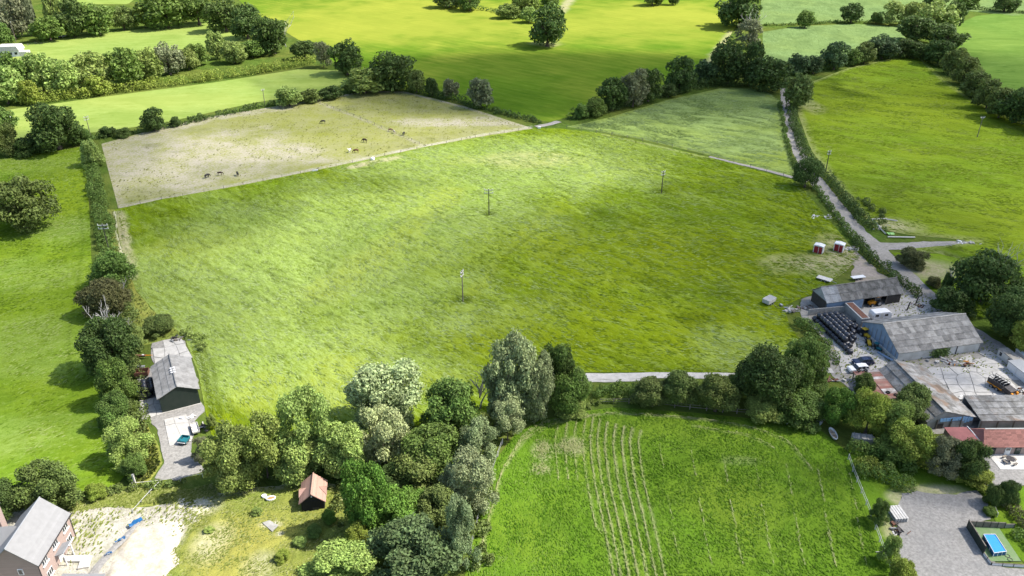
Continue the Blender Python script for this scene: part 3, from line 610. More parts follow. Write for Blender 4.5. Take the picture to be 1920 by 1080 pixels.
def trunk_mesh(kind, seed):
    r = random.Random(seed); m = MB()
    top = {'oak': 1.2, 'tall': 1.6, 'bush': 0.8, 'scrub': 0.9, 'poplar': 1.8, 'cone': 1.7}[kind]; rr = {'oak': 0.085, 'tall': 0.07, 'bush': 0.06, 'scrub': 0.04, 'poplar': 0.06, 'cone': 0.07}[kind]
    m.tube([(0, 0, -0.02), (0.01, 0, 0.12), (0.02, 0.01, top * 0.5), (0, 0, top)], [rr * 1.5, rr, rr * 0.8, rr * 0.3], 7)
    for i in range(6):
        a = i * 1.05 + r.random(); z = top * r.uniform(0.3, 0.75); q = r.uniform(0.35, 0.62)
        m.tube([(0, 0, z), (q * .5 * math.cos(a), q * .5 * math.sin(a), z + 0.18), (q * math.cos(a), q * math.sin(a), z + 0.42)], [rr * 0.55, rr * 0.35, rr * 0.12], 5)
    me = m.mesh('trunk', True); me.materials.append(M['bark']); return me
PROTO = {}
def proto(kind, lod, var):
    k = (kind, lod, var)
    if k not in PROTO:
        n, s = {'n': (15000, 0.066), 'm': (6500, 0.088), 'f': (2600, 0.13)}[lod]
        if kind == 'scrub': s *= 0.85
        PROTO[k] = (crown(kind, hash_(kind) + var * 13 + ord(lod), n, s), trunk_mesh(kind, var))
    return PROTO[k]
def hash_(s): return sum(ord(c) * (i + 3) for i, c in enumerate(s))
NT = [0]
def fit(box, squash=1.0):
    """ellipsoid (centre on ground, half width, half height) that fills a box of the photograph"""
    x0, y0, x1, y1 = box; cx, cy = (x0 + x1) / 2, (y0 + y1) / 2
    b = 4.0
    for _ in range(8):
        p = G(cx, cy, b); s = SC(p); dep = math.atan2(CAMH - b, p.y)
        a = (x1 - x0) / 2 / s; h = (y1 - y0) / 2 / s
        b = math.sqrt(max((h * h - (a * math.sin(dep)) ** 2), (0.55 * a * math.cos(dep)) ** 2)) / math.cos(dep)
    p = G(cx, cy, b)
    return Vector((p.x, p.y, 0)), a, b
def tree(box, kind, colr, label, group=None, name='tree', cat='tree', lod=None, grow=1.09, hue=0.06):
    p, a, b = fit(box)
    d = p.length
    lod = lod or ('n' if d < 190 else 'm' if d < 330 else 'f')
    NT[0] += 1; r = random.Random(NT[0])
    me, tm = proto(kind, lod, r.randrange(4)); ex, ey = r.uniform(0.9, 1.14), r.uniform(0.9, 1.14)
    t = thing(name, label, cat, p + Vector((0, 0, 0)), r.random() * 6.28, group)
    c = LEAFCOL[colr]; j = [1 + r.uniform(-hue, hue) for _ in range(3)]
    jj = 1 + r.uniform(-0.12, 0.12)
    cr = part('crown', me, t, (0, 0, 0), (r.uniform(-.07, .07), r.uniform(-.07, .07), 0), (a * grow * ex, a * grow * ey, b * grow * r.uniform(0.96, 1.06))); cr.color = (c[0] * j[0] * jj, c[1] * jj, c[2] * j[2] * jj, 1)
    part('trunk', tm, t, scale=(a, a, b))
    return t
def row(desc, items, group, base='tree'):
    """things of one row, labelled by look and order from the left"""
    items = sorted(items, key=lambda it: it[0][0] + it[0][2])
    cw = dict(dark='dark green', mid='mid green', light='light green', olive='olive green', silver='silvery green', pale='pale silvery', yellow='yellow green', brown='brownish', bright='bright green', blue='bluish green', grey='grey green', darkolive='dark olive')
    for i, (box, kind, colr) in enumerate(items):
        kn = {'oak': 'broad tree', 'tall': 'tall tree', 'bush': 'rounded shrub', 'scrub': 'ragged shrub', 'poplar': 'slender poplar', 'cone': 'pointed tree'}[kind]
        shr = kind in ('bush', 'scrub')
        tree(box, kind, colr, f'{cw[colr]} {kn}, {ORD[i]} from the left {desc}', group, 'shrub' if shr else 'tree', 'shrub' if shr else 'tree')
GAPS = []
def hedge(pix, wd, ht, colr, label, name='hedge', bump=0.35, dens=5.0, size=0.5, clipped=False, jump=1.0, group=None):
    """hedge grown along a line: lobes of foliage round the line"""
    NT[0] += 1
    rng = np.random.default_rng(1000 + NT[0])
    L = smooth_line([G(*p) for p in pix], 1.0)
    o0 = L[0].copy(); C, Rr = [], []
    acc = 0
    for i in range(1, len(L)):
        acc += (L[i] - L[i - 1]).length
        if acc < min(wd, 4.0) * 0.2 * jump: continue
        acc = 0
        d = (L[i] - L[i - 1]).normalized(); nrm = Vector((-d.y, d.x, 0))
        hh = ht * (1 + bump * (rng.random() * 2 - 1)); r = min(hh * 0.55, wd * 0.5, 1.6) * (0.65 + 0.5 * rng.random())
        lay = max(1, int(round(hh / (r * 1.3))))
        for k in range(lay):
            q = L[i] - o0 + nrm * (rng.random() - 0.5) * wd * (0.5 if clipped else 0.7)
            C.append((q.x, q.y, max(r * 0.5, hh - r - k * r * 1.15))); Rr.append(r)
    C = np.array(C); Rr = np.array(Rr)
    length = sum((L[i] - L[i - 1]).length for i in range(1, len(L)))
    size *= 0.8
    n = int(min(34000, length * (wd + 2 * ht) * dens / (size * size) * 0.42))
    P = np.empty((0, 3)); Nn = np.empty((0, 3))
    # work in chunks of neighbouring lobes
    CH = 60
    for s in range(0, len(C), CH):
        sub = slice(max(0, s - 8), s + CH + 8); own = C[s:s + CH]
        m_ = int(n * len(own) / len(C)) + 1
        p_, n_ = lobes_cloud(C[sub], Rr[sub], m_, rng, 0.1)
        P = np.concatenate([P, p_]); Nn = np.concatenate([Nn, n_])
    V, Fq = leaf_quads(P, Nn, size, rng)
    me = np_mesh(name, V, Fq, M['leaf'])
    t = bpy.data.objects.new(name, me); t.location = o0; link(t)
    c = LEAFCOL[colr]; t.color = (*c, 1)
    return tag(t, label, 'hedge', group)
def bare_tree(base, h, label, seed=1, spread=0.9, name='dead_tree', mat='deadwood', r0=None, group=None):
    r = random.Random(seed); p = G(*base)
    t = thing(name, label, 'tree', p)
    tr = MB(); br = MB()
    def grow(m, a, d, ln, rad, lv):
        pts = [a]; q = a.copy(); dd = d.copy()
        for k in range(3):
            dd = (dd + Vector((r.uniform(-.3, .3), r.uniform(-.3, .3), r.uniform(-.05, .2)))).normalized(); q = q + dd * ln / 3; pts.append(q.copy())
        m.tube(pts, [rad, rad * .8, rad * .6, rad * .35], 5)
        if lv:
            for k in range(3):
                g = pts[r.randrange(1, 4)]; nd_ = (dd + Vector((r.uniform(-1, 1), r.uniform(-1, 1), r.uniform(-.2, .8))) * spread).normalized()
                grow(br, g, nd_, ln * r.uniform(.45, .75), rad * .5, lv - 1)
    r0 = r0 or h * 0.035
    grow(tr, Vector((0, 0, -0.1)), Vector((r.uniform(-.1, .1), r.uniform(-.1, .1), 1)).normalized(), h * 0.55, r0, 0)
    top = Vector(tr.v[-1])
    for k in range(5):
        grow(br, Vector((0, 0, h * r.uniform(.3, .52))), Vector((r.uniform(-1, 1) * spread, r.uniform(-1, 1) * spread, r.uniform(.4, 1))).normalized(), h * 0.42, r0 * 0.6, 2)
    tr.build('trunk', M[mat], t, True); br.build('branches', M[mat], t, True)
    return t
# --- the wood in the foreground
W = 'trees of the foreground wood'
for box, kind, colr, lab in [
    ((655, 686, 792, 815), 'tall', 'pale', 'tall pale willow with bleached top at the meadow edge'),
    ((668, 772, 772, 885), 'oak', 'pale', 'pale cream green tree directly below the tall bleached willow'),
    ((586, 786, 690, 898), 'oak', 'light', 'rounded light green tree right behind the small red roofed shed'),
    ((500, 742, 622, 890), 'scrub', 'light', 'airy light green tree between the shed and the meadow'),
    ((440, 780, 545, 905), 'scrub', 'olive', 'olive tree with bare twigs left of the shed'),
    ((383, 800, 480, 922), 'oak', 'olive', 'olive green tree beside the gravel drive of the dark barn'),
    ((520, 815, 600, 905), 'oak', 'light', 'small leafy light green tree just left of the shed'),
    ((785, 715, 905, 835), 'oak', 'mid', 'dark leafy tree between the pale willow and the bare stems'),
    ((905, 653, 1005, 800), 'tall', 'silver', 'large silvery willow beside the dark pointed tree'),
    ((978, 670, 1042, 790), 'tall', 'silver', 'narrower silvery willow touching the dark pointed tree'),
    ((1013, 648, 1076, 765), 'tall', 'dark', 'dark pointed tree at the left end of the concrete track'),
    ((1035, 690, 1106, 782), 'oak', 'mid', 'leafy green tree where the concrete track begins'),
    ((918, 745, 985, 830), 'scrub', 'silver', 'silvery willow scrub at the corner of the cut field'),
    ((855, 790, 938, 880), 'scrub', 'silver', 'grey green willow bush at the top of the wire fence'),
    ((815, 845, 928, 965), 'scrub', 'silver', 'large pale willow bush leaning over the wire fence'),
    ((830, 945, 902, 1065), 'scrub', 'silver', 'lowest pale willow bush beside the cut field'),
    ((755, 795, 870, 905), 'bush', 'mid', 'soft green thicket in the middle of the wood'),
    ((870, 770, 925, 830), 'bush', 'olive', 'yellowing bush below the bare grey stems'),
    ((636, 872, 722, 1000), 'tall', 'bright', 'bright green tree just right of the red roofed shed'),
    ((690, 905, 800, 1005), 'oak', 'bright', 'bright leafy tree right of the tree beside the shed'),
    ((690, 975, 860, 1120), 'oak', 'blue', 'large dark bluish green tree at the bottom edge of the wood'),
    ((770, 905, 862, 1000), 'bush', 'darkolive', 'dark shrubby tree above the bluish tree'),
    ((640, 982, 692, 1040), 'bush', 'yellow', 'small yellow green bush at the edge of the garden'),
    ((570, 1025, 710, 1120), 'scrub', 'light', 'yellow green scrub at the bottom edge of the garden'),
    ((735, 835, 835, 930), 'bush', 'darkolive', 'shaded olive thicket under the pale trees'),
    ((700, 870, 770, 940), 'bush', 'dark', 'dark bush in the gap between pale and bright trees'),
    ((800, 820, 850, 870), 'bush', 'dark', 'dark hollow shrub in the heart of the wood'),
    ((825, 930, 850, 955), 'bush', 'yellow', 'little golden bush among the willows'),
    ((1040, 740, 1100, 785), 'bush', 'olive', 'low olive bush at the foot of the leafy green tree'),
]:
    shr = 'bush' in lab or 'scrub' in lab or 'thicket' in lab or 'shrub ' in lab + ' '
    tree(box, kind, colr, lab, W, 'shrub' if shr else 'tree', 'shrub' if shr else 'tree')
bare_tree((900, 768), 8.5, 'bare grey dead stems among the dark leafy trees', 5, 0.35, r0=0.22)
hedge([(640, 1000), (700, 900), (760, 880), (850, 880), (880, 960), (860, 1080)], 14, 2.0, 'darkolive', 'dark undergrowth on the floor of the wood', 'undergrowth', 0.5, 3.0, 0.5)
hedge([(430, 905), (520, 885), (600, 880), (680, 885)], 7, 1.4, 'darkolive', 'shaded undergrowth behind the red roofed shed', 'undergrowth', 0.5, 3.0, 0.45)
# --- hedge along the concrete track and the clump by the farm
hedge([(1090, 742), (1150, 737), (1200, 738)], 4.0, 1.7, 'mid', 'low leafy hedge below the left end of the concrete track', 'hedge', 0.4, 4.5, 0.42)
hedge([(1070, 770), (1150, 752), (1200, 752)], 2.0, 0.9, 'olive', 'low olive scrub along the post and rail fence', 'hedge', 0.4, 4.0, 0.4)
T2 = 'trees between the cut field and the farm'
for box, kind, colr, lab in [
    ((1188, 706, 1262, 770), 'bush', 'darkolive', 'olive brown bush left of the round dark bush on the track'),
    ((1240, 692, 1310, 765), 'bush', 'darkolive', 'brownish bush with a pale green shoot beside the track'),
    ((1298, 702, 1392, 782), 'bush', 'darkolive', 'large round dark olive bush on the concrete track'),
    ((1348, 700, 1398, 745), 'bush', 'yellow', 'yellow leaved bush peeping over the round dark bush'),
    ((1392, 650, 1500, 770), 'oak', 'dark', 'big dark green tree at the lower right corner of the meadow'),
    ((1465, 640, 1548, 745), 'oak', 'mid', 'mid green tree just right of the big dark tree'),
    ((1396, 738, 1470, 792), 'bush', 'olive', 'low olive bush in front of the big dark tree'),
    ((1455, 732, 1552, 795), 'bush', 'mid', 'leafy mound between big dark tree and bright tree'),
    ((1543, 725, 1608, 800), 'oak', 'bright', 'fresh bright green tree left of the rusty lean-to'),
    ((1500, 700, 1560, 745), 'bush', 'mid', 'green bush at the end of the concrete track'),
    ((1598, 735, 1665, 818), 'oak', 'yellow', 'yellow green tree in front of the rusty lean-to'),
    ((1645, 752, 1712, 828), 'oak', 'olive', 'olive tree below the mossy shrub on the long barn'),
    ((1676, 720, 1750, 795), 'bush', 'darkolive', 'olive shrub growing up against the long barn roof'),
    ((1668, 788, 1758, 872), 'oak', 'yellow', 'sunny yellow green tree left of the flat red roof'),
    ((1738, 822, 1806, 900), 'scrub', 'grey', 'greyish flowering shrub beside the dark conifer'),
    ((1792, 822, 1852, 902), 'oak', 'dark', 'dark conifer at the corner of the stable'),
    ((1790, 868, 1858, 912), 'bush', 'yellow', 'low yellow green shrub at the foot of the conifer'),
    ((1640, 812, 1720, 868), 'bush', 'mid', 'shaded bush behind the old grey trailer tank'),
    ((1595, 700, 1645, 745), 'bush', 'mid', 'bushes growing over the edge of the rusty lean-to'),
    ((1450, 690, 1510, 735), 'bush', 'dark', 'dark bush under the mid green tree'),
]:
    shr = any(k in lab for k in ('bush', 'shrub', 'mound'))
    if lab.startswith('olive tree'): shr = False
    tree(box, kind, colr, lab, T2, 'shrub' if shr else 'tree', 'shrub' if shr else 'tree')
hedge([(1492, 600), (1520, 625), (1545, 660), (1560, 690)], 5.5, 1.9, 'mid', 'overgrown bank of green shrubs beside the black bales', 'hedge', 0.5, 4.5, 0.42)
hedge([(1480, 640), (1500, 665), (1520, 690)], 5, 1.4, 'light', 'pale weedy scrub at the meadow corner by the bales', 'hedge', 0.5, 4.0, 0.42)
hedge([(1588, 845), (1640, 855), (1680, 868), (1705, 882)], 3.0, 2.6, 'mid', 'clipped hedge running down from the old boat', 'hedge', 0.12, 5.5, 0.36, True)
hedge([(1605, 885), (1640, 890), (1665, 905), (1695, 918)], 4.6, 2.6, 'mid', 'thick leafy hedge above the gravel drive', 'hedge', 0.25, 5.5, 0.38)
hedge([(1598, 875), (1620, 882), (1640, 886)], 3.0, 3.0, 'yellow', 'yellow green hedge end at the fence corner', 'hedge', 0.25, 5.0, 0.38)
hedge([(1720, 870), (1780, 893), (1850, 912)], 2.0, 1.6, 'yellow', 'low yellow green hedge behind the rail fence', 'hedge', 0.25, 5.0, 0.36)
row('beside the gravel drive', [((1626, 938, 1668, 984), 'scrub', 'mid'), ((1650, 1010, 1690, 1060), 'scrub', 'light'), ((1662, 1045, 1722, 1110), 'bush', 'yellow')], 'shrubs beside the gravel drive')
row('by the pool lawn', [((1848, 908, 1885, 950), 'bush', 'dark'), ((1872, 900, 1912, 948), 'bush', 'dark'), ((1845, 948, 1868, 968), 'bush', 'mid')], 'shrubs by the pool lawn')
hedge([(1885, 945), (1905, 970), (1935, 1005), (1990, 1050)], 2.4, 1.8, 'brown', 'brownish clipped hedge curving round the pool lawn', 'hedge', 0.15, 5.0, 0.36, True)
hedge([(1912, 1000), (1930, 1025), (1990, 1075)], 2.0, 1.5, 'mid', 'green hedge beside the pool enclosure', 'hedge', 0.2, 5.0, 0.36)
# --- big trees right of the farm
T3 = 'big trees right of the farmyard'
for box, kind, colr, lab in [
    ((1803, 480, 1900, 576), 'oak', 'dark', 'big dark oak with pale dead branches above the farmyard'),
    ((1860, 540, 1965, 642), 'oak', 'dark', 'dark spreading tree at the right edge above the white shed'),
    ((1895, 515, 1980, 592), 'oak', 'mid', 'mid green tree behind the dark spreading tree'),
    ((1755, 535, 1830, 592), 'bush', 'dark', 'shaded bushes under the big dark oak'),
    ((1900, 590, 1990, 670), 'bush', 'yellow', 'yellow green shrub behind the white shed'),
    ((1686, 462, 1742, 504), 'bush', 'brown', 'brown bramble mound on the bank by the lane'),
    ((1738, 516, 1766, 540), 'bush', 'brown', 'small brown bush left of the ivy clad snag'),
]:
    shr = 'bush' in lab or 'shrub' in lab or 'mound' in lab
    tree(box, kind, colr, lab, T3, 'shrub' if shr else 'tree', 'shrub' if shr else 'tree')
bare_tree((1776, 552), 6.5, 'broken dead snag clad in ivy beside the lane', 9, 0.5, r0=0.35)
bare_tree((1862, 560), 14, 'pale dead branches reaching out of the big dark oak', 12, 0.7, r0=0.25)
tree((1766, 515, 1784, 556), 'tall', 'dark', 'narrow column of ivy on the broken snag', None, 'ivy', 'ivy')
# --- lane hedges
hedge([(1480, 200), (1492, 245), (1508, 285), (1525, 312), (1562, 350), (1600, 395), (1628, 432)], 3.8, 2.3, 'dark', 'dark hedge along the right side of the winding lane', 'hedge', 0.4, 4.0, 0.55)
hedge([(1606, 375), (1640, 395), (1652, 408), (1645, 430)], 5, 1.3, 'darkolive', 'brambly scrub beside the old foundation', 'hedge', 0.5, 3.0, 0.5)
hedge([(1528, 352), (1556, 392), (1584, 428), (1605, 455)], 2.2, 1.5, 'mid', 'low hedge left of the lane above the red huts', 'hedge', 0.35, 4.5, 0.5)
hedge([(1600, 455), (1635, 488), (1668, 515), (1700, 540), (1722, 558)], 2.8, 2.0, 'dark', 'dark hedge between the lane and the open barn', 'hedge', 0.35, 4.5, 0.45)
hedge([(1462, 195), (1470, 240), (1478, 280), (1490, 315)], 2.0, 1.2, 'mid', 'thin hedge between the lane and the pale field', 'hedge', 0.35, 4.0, 0.55)
T4 = 'trees along the lane and the pale field'
row('in the row above the pale field', [
    ((1075, 195, 1105, 222), 'bush', 'mid'), ((1095, 183, 1135, 217), 'bush', 'mid'), ((1122, 147, 1176, 208), 'oak', 'dark'), ((1165, 137, 1212, 200), 'tall', 'grey'), ((1192, 130, 1242, 190), 'oak', 'dark'), ((1238, 158, 1270, 182), 'bush', 'dark'), ((1250, 113, 1300, 172), 'oak', 'dark'), ((1300, 111, 1350, 158), 'bush', 'blue'), ((1338, 76, 1400, 158), 'oak', 'dark'), ((1385, 84, 1435, 160), 'oak', 'dark'), ((1405, 105, 1475, 172), 'oak', 'dark'), ((1466, 136, 1522, 204), 'oak', 'darkolive')], T4)
tree((1490, 302, 1536, 352), 'oak', 'dark', 'round dark tree on the bend of the lane', T4)
tree((1344, -22, 1440, 50), 'oak', 'dark', 'large dark oak at the top edge beside the maize', T4)
bare_tree((1405, 80), 17, 'thin grey half dead tree below the large oak', 21, 0.7, r0=0.3)
tree((1378, 40, 1432, 88), 'scrub', 'grey', 'grey feathery crown below the large oak', T4)
tree((990, 10, 1063, 86), 'oak', 'dark', 'lone dark oak standing in the yellow field', 'lone field trees')
row('of the far pair at the top edge', [((1205, -22, 1244, 10), 'oak', 'dark'), ((1252, -18, 1275, 9), 'oak', 'dark')], 'lone field trees')
row('between the maize and the right field', [((1475, 98, 1518, 140), 'bush', 'blue'), ((1510, 104, 1545, 138), 'bush', 'blue'), ((1543, 80, 1592, 130), 'oak', 'blue'), ((1585, 92, 1622, 122), 'bush', 'mid'), ((1605, 78, 1642, 118), 'bush', 'darkolive'), ((1630, 66, 1684, 110), 'oak', 'blue')], 'trees between maize and right field')
row('on the hedge across the maize', [((1495, 20, 1527, 52), 'oak', 'mid'), ((1577, 6, 1619, 42), 'oak', 'dark'), ((1633, 22, 1656, 44), 'bush', 'mid'), ((1650, 3, 1696, 46), 'scrub', 'light')], 'trees across the maize')
hedge([(1430, 48), (1500, 47), (1600, 42), (1700, 46)], 3, 1.6, 'mid', 'low far hedge dividing the maize fields', 'hedge', 0.4, 2.6, 1.0)
row('in the clump at the top right', [((1688, 32, 1756, 78), 'oak', 'dark'), ((1698, 2, 1742, 48), 'oak', 'olive'), ((1735, -14, 1775, 18), 'oak', 'dark'), ((1728, 4, 1792, 60), 'oak', 'light'), ((1742, 48, 1812, 92), 'oak', 'dark'), ((1772, 4, 1810, 52), 'oak', 'dark')], 'clump at the top right')
row('of the pair at the top right corner', [((1793, -14, 1838, 16), 'oak', 'mid'), ((1862, -14, 1912, 22), 'oak', 'dark')], 'corner pair of trees')
hedge([(1800, 18), (1860, 20), (1930, 27), (2100, 40)], 4, 2, 'dark', 'thin dark hedge under the corner trees', 'hedge', 0.4, 2.5, 1.0)
row('in the hedge right of the sloping field', [((1676, 76, 1722, 108), 'bush', 'dark'), ((1705, 80, 1755, 112), 'bush', 'dark'), ((1736, 74, 1790, 122), 'bush', 'dark'), ((1768, 88, 1818, 138), 'bush', 'darkolive'), ((1788, 106, 1838, 158), 'bush', 'darkolive'), ((1802, 132, 1862, 182), 'bush', 'darkolive'), ((1832, 146, 1882, 204), 'bush', 'darkolive'), ((1852, 166, 1908, 222), 'bush', 'darkolive'), ((1876, 166, 1945, 232), 'bush', 'dark'), ((1925, 180, 2000, 250), 'bush', 'dark')], 'tall hedge right of the sloping field')
hedge([(1068, 226), (1130, 210), (1200, 192), (1280, 173), (1350, 161), (1470, 166)], 6, 3.6, 'dark', 'dark understorey hedge along the top of the pale field', 'hedge', 0.4, 3.0, 0.7)
hedge([(1480, 140), (1560, 127), (1620, 115), (1690, 104)], 6, 3.4, 'mid', 'leafy understorey hedge between maize and right field', 'hedge', 0.4, 2.8, 0.8)
hedge([(1690, 102), (1760, 122), (1800, 150), (1850, 190), (1905, 222), (2000, 250)], 9, 4.2, 'darkolive', 'thick continuous hedge down the far side of the right field', 'hedge', 0.4, 2.6, 0.75)
# --- hedgerow above the paddock
row('in the hedgerow above the paddock', [((515, 159, 568, 200), 'bush', 'olive'), ((562, 164, 602, 192), 'bush', 'darkolive'), ((598, 161, 642, 184), 'bush', 'dark'), ((645, 128, 722, 176), 'bush', 'olive'), ((618, 81, 682, 140), 'oak', 'dark'), ((698, 96, 774, 168), 'oak', 'dark'), ((758, 130, 802, 174), 'bush', 'darkolive'), ((796, 146, 824, 180), 'bush', 'dark'), ((830, 149, 864, 186), 'oak', 'grey'), ((876, 151, 926, 202), 'oak', 'grey'), ((545, 74, 597, 110), 'oak', 'dark'), ((588, 80, 622, 126), 'scrub', 'grey')], 'hedgerow above the paddock')
hedge([(860, 194), (920, 209), (980, 223), (1012, 232)], 4, 1.8, 'dark', 'low dark hedge at the right corner of the paddock', 'hedge', 0.4, 3.2, 0.7)
hedge([(690, 170), (760, 170), (830, 184), (880, 197)], 5, 2.8, 'dark', 'low hedge under the paddock trees', 'hedge', 0.4, 3.0, 0.7)
hedge([(170, 262), (260, 249), (330, 236), (420, 216), (520, 196), (640, 178), (700, 170)], 4.5, 2.0, 'dark', 'low straggling hedge along the top of the paddock', 'hedge', 0.5, 3.0, 0.75)
row('at the left end of the paddock hedge', [((52, 202, 152, 282), 'oak', 'dark'), ((135, 240, 172, 270), 'bush', 'mid'), ((186, 235, 218, 256), 'bush', 'dark'), ((215, 240, 245, 258), 'bush', 'dark'), ((268, 204, 308, 246), 'oak', 'dark'), ((320, 218, 337, 238), 'bush', 'dark'), ((-20, 235, 30, 292), 'bush', 'darkolive'), ((-25, 200, 26, 248), 'bush', 'mid'), ((20, 258, 80, 292), 'bush', 'dark')], 'left end of the paddock hedge')
# --- top left
row('in the shrub belt behind the clipped hedge', [((-30, 120, 40, 195), 'bush', 'light'), ((0, 100, 62, 180), 'oak', 'mid'), ((40, 98, 108, 176), 'oak', 'light'), ((85, 112, 148, 180), 'oak', 'light'), ((35, 150, 75, 195), 'bush', 'yellow'), ((132, 100, 205, 170), 'oak', 'olive'), ((155, 140, 205, 178), 'bush', 'yellow'), ((188, 92, 266, 162), 'oak', 'mid'), ((250, 92, 300, 150), 'oak', 'olive'), ((286, 85, 342, 140), 'oak', 'grey'), ((330, 90, 372, 130), 'bush', 'olive'), ((350, 84, 392, 122), 'oak', 'mid'), ((386, 64, 422, 110), 'tall', 'olive'), ((412, 76, 462, 118), 'oak', 'olive'), ((450, 76, 492, 108), 'bush', 'mid')], 'shrub belt behind the clipped hedge')
hedge([(40, 199), (110, 189), (200, 177), (300, 163), (420, 147), (480, 138), (590, 118)], 6.0, 4.4, 'yellow', 'long yellow green clipped hedge across the upper left', 'hedge', 0.2, 3.4, 0.75)
row('in the top left row of trees', [((-10, -5, 45, 72), 'oak', 'grey'), ((30, -25, 62, 66), 'poplar', 'grey'), ((82, -25, 112, 64), 'poplar', 'light'), ((60, 30, 120, 76), 'oak', 'mid'), ((104, 5, 162, 68), 'oak', 'dark'), ((150, 8, 212, 64), 'oak', 'mid'), ((206, 14, 252, 56), 'oak', 'darkolive'), ((248, 12, 290, 52), 'scrub', 'yellow'), ((266, -12, 352, 52), 'oak', 'mid'), ((335, -15, 402, 46), 'oak', 'mid'), ((388, -5, 452, 58), 'oak', 'dark'), ((430, 10, 490, 72), 'oak', 'dark'), ((474, 30, 545, 100), 'oak', 'dark'), ((-20, 45, 22, 86), 'bush', 'mid')], 'top left row of trees')
bare_tree((536, 88), 15, 'pale bare tree at the right end of the top left row', 31, 0.6, r0=0.3)
hedge([(300, -12), (210, -20), (120, -40)], 6, 5, 'dark', 'dark tree line at the top edge above the far field', 'hedge', 0.4, 2.0, 1.3)
row('in the far thicket at the top centre', [((815, -20, 868, 14), 'oak', 'dark'), ((855, -14, 906, 20), 'oak', 'mid'), ((930, 4, 975, 34), 'bush', 'olive'), ((960, -14, 1012, 30), 'oak', 'olive'), ((975, 12, 1010, 42), 'bush', 'light'), ((1010, -20, 1050, 14), 'oak', 'mid')], 'far thicket at the top centre')
hedge([(895, 18), (940, 26), (990, 38)], 4, 2.5, 'mid', 'low far hedge joining the top centre thicket', 'hedge', 0.4, 2.2, 1.1)
# --- long hedge at the left
hedge([(170, 290), (176, 340), (188, 390), (200, 430), (205, 480), (210, 530)], 5.0, 2.6, 'mid', 'long dense hedge down the left side of the meadow', 'hedge', 0.35, 4.2, 0.5)
hedge([(214, 540), (225, 600), (235, 680), (245, 760), (250, 830)], 8.0, 2.8, 'darkolive', 'tangled lower part of the long left hedge', 'hedge', 0.5, 4.0, 0.45)
T5 = 'trees of the long left hedge'
for box, kind, colr, lab in [
    ((150, 258, 192, 312), 'bush', 'light', 'light green bush at the top end of the long left hedge'),
    ((165, 475, 248, 545), 'oak', 'mid', 'leafy green tree below the pole in the left hedge'),
    ((148, 520, 236, 598), 'bush', 'brown', 'brownish rounded tree in the long left hedge'),
    ((155, 600, 255, 708), 'oak', 'dark', 'dark green tree under the bleached dead branches'),
    ((235, 612, 272, 655), 'bush', 'olive', 'olive bush behind the rusty trailer'),
    ((266, 588, 325, 632), 'bush', 'darkolive', 'dark bush at the head of the barn yard'),
    ((186, 668, 250, 762), 'bush', 'mid', 'grey green shrub left of the black bale heap'),
    ((180, 735, 246, 808), 'bush', 'mid', 'dense green shrub below the black bale heap'),
    ((203, 790, 276, 872), 'scrub', 'light', 'light green weedy shrub left of the gravel drive'),
    ((225, 850, 275, 900), 'bush', 'mid', 'dark bush by the old gate post'),
    ((34, 865, 135, 962), 'oak', 'darkolive', 'dark olive tree behind the brick house'),
    ((160, 903, 200, 940), 'bush', 'yellow', 'bright yellow green bush beside the dark olive tree'),
    ((-40, 905, 45, 985), 'bush', 'dark', 'dark shrubs behind the chimney'),
    ((-28, 332, 98, 436), 'oak', 'darkolive', 'lone spreading oak in the left pasture'),
    ((362, 822, 396, 868), 'scrub', 'grey', 'grey brushwood heap right of the teal trailer'),
    ((384, 776, 408, 806), 'scrub', 'olive', 'weedy clump above the scrap trailer'),
]:
    shr = not (' tree ' in lab or 'oak' in lab)
    tree(box, kind, colr, lab, T5, 'shrub' if shr else 'tree', 'shrub' if shr else 'tree')
bare_tree((205, 655), 9.5, 'bleached dead tree with forked branches in the left hedge', 3, 0.8, r0=0.3)
bare_tree((238, 655), 8.5, 'bleached dead tree leaning out over the barn yard', 8, 0.7, r0=0.22)
bare_tree((232, 575), 6, 'small grey dead tree beside the brownish tree', 15, 0.7, r0=0.14)
hedge([(30, 945), (140, 935), (200, 925), (300, 912), (345, 905)], 2.5, 1.1, 'darkolive', 'low scrubby hedge between pasture and building ground', 'hedge', 0.5, 4.0, 0.4)
hedge([(385, 660), (372, 640), (350, 620)], 3, 1.2, 'olive', 'weedy scrub above the barn yard', 'hedge', 0.5, 3.5, 0.4)
